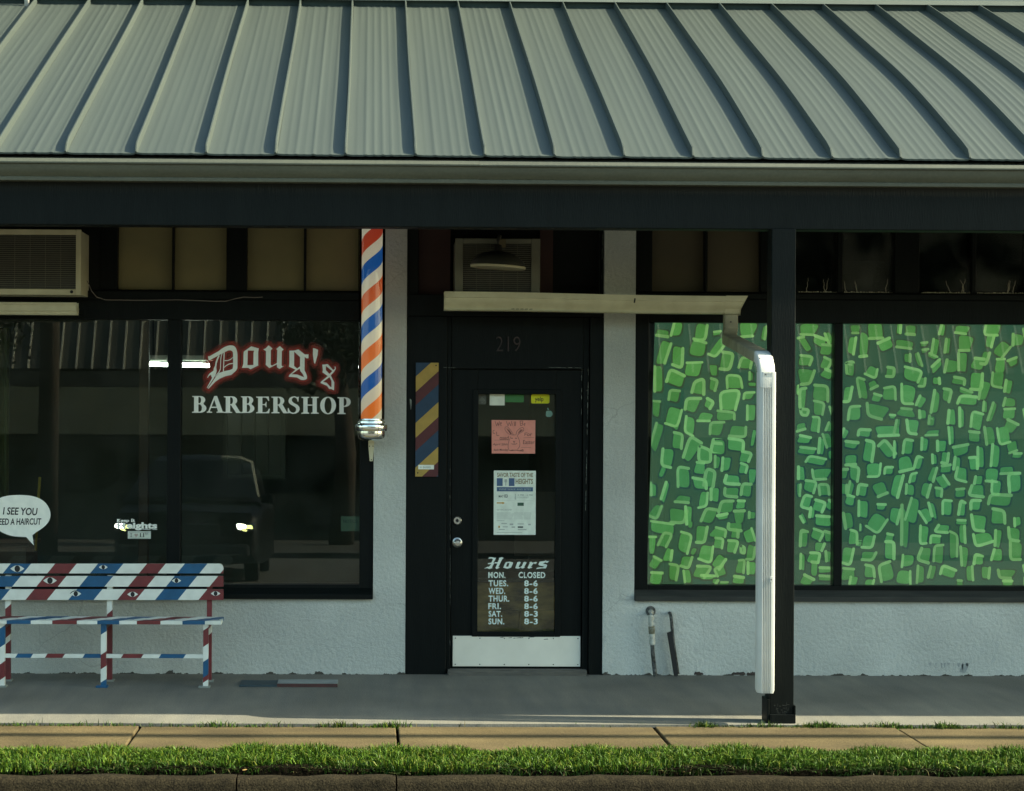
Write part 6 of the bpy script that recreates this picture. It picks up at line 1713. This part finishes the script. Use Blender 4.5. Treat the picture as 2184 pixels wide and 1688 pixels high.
for s in (-1, 1):
    g = MB(); g.poly([(CX + s * .88, CY - 1.5, CZ + 1.16), (CX + s * .87, CY - 4.2, CZ + 1.16), (CX + s * .775, CY - 3.9, CZ + 1.66), (CX + s * .785, CY - 2.0, CZ + 1.66)]); g.build('side_window', cgl, t, fixn=False)
    g = MB(); g.box(CX + s * .84 - .14, CX + s * .84 + .14, CY - .09, CY + .002, CZ + .72, CZ + .84); hl = g.build('headlight', crm, t, bevel=.02)
    g = MB()
    for gi, (lst, lc, le) in enumerate(((((-.065, .01, .062, .8), (.0, .0, .03, .5)), (1.0, 1.0, .80), 30.0), (((.05, .005, .042, .8), (-.02, -.035, .03, .6), (.085, -.01, .016, 1.0), (.01, -.05, .014, .7)), (.85, .95, .30), 9.0))):
        for du, dv, w_, fl2 in lst:
            P = [(CX + .84 * s + du + w_ * math.cos(R(a)) * (1 + .22 * math.sin(R(3 * a + 40 * s))), CZ + .785 + dv + w_ * fl2 * math.sin(R(a)) * (1 + .2 * math.cos(R(2 * a)))) for a in range(0, 360, 20)]
            g.prism(P, CY + .006 + .002 * gi, CY + .012 + .004 * gi, 'y')
        g.build('headlamp_lens', emit('headlamp_glow', lc, le), hl); g = MB()
    g = MB(); g.box(CX + s * 1.06 - .1, CX + s * 1.06 + .1, CY - 1.75, CY - 1.6, CZ + 1.1, CZ + 1.24); g.build('wing_mirror', paint, t, bevel=.03)
    for yy in (-.95, -3.85):
        g = MB(); prof = [(.16, -.1), (.34, -.1), (.36, -.07), (.36, .07), (.34, .1), (.16, .1)]
        rings = [[(CX + s * .88 + h, CY + yy + r * math.cos(2 * math.pi * j / 28), CZ + .36 + r * math.sin(2 * math.pi * j / 28)) for j in range(28)] for r, h in prof]
        g.rings(rings); wh = g.build('wheel', trim, t, autos=40)
        g = MB(); rings = [[(CX + s * .88 + s * h, CY + yy + r * math.cos(2 * math.pi * j / 20), CZ + .36 + r * math.sin(2 * math.pi * j / 20)) for j in range(20)] for r, h in ((.2, .095), (.2, .103), (.05, .11))]
        g.rings(rings); g.build('rim', crm, wh)
g = MB(); g.tube([(CX + .80, CY - 1.95, CZ + 1.70), (CX + .95, CY - 1.1, CZ + 1.19)], .03, 6); g.tube([(CX + .35, CY - 1.93, CZ + 1.775), (CX + .62, CY - 1.93, CZ + 1.765), (CX + .80, CY - 1.95, CZ + 1.70)], .04, 6); g.build('roofline_highlight', mat('highlight_tone', (.30, .29, .22), .5), t)  # pale rods painted as the highlight along one roof edge
g = MB(); g.box(CX - .48, CX + .48, CY - .06, CY + .004, CZ + .60, CZ + .84); g.build('radiator_grille', trim, t, bevel=.02)
g = MB(); g.box(CX - .9, CX + .9, CY - .1, CY + .05, CZ + .36, CZ + .55); g.build('bumper', trim, t, bevel=.04)
g = MB(); g.box(CX + .25, CX + .8, CY + .045, CY + .054, CZ + .40, CZ + .412); g.build('bumper_strip', crm, t)

# ---- overhead cable whose shadow lies along the sidewalk
SH_Y = -2.375
hc_ = 6.2
g = MB()
pts = []
for k in range(41):
    x = -16 + 56 * k / 40
    u = (x - 12) / 28
    pts.append((x, SH_Y - (hc_ + .01) * .082 / .72 - .02, hc_ - .25 * (1 - u * u)))
g.tube(pts, .058, 10)
o = g.build('overhead_cable', M['black'], None, smooth=True); tag(o, 'thick black overhead cable along the street casting a thin line of shadow on the sidewalk', 'cable')
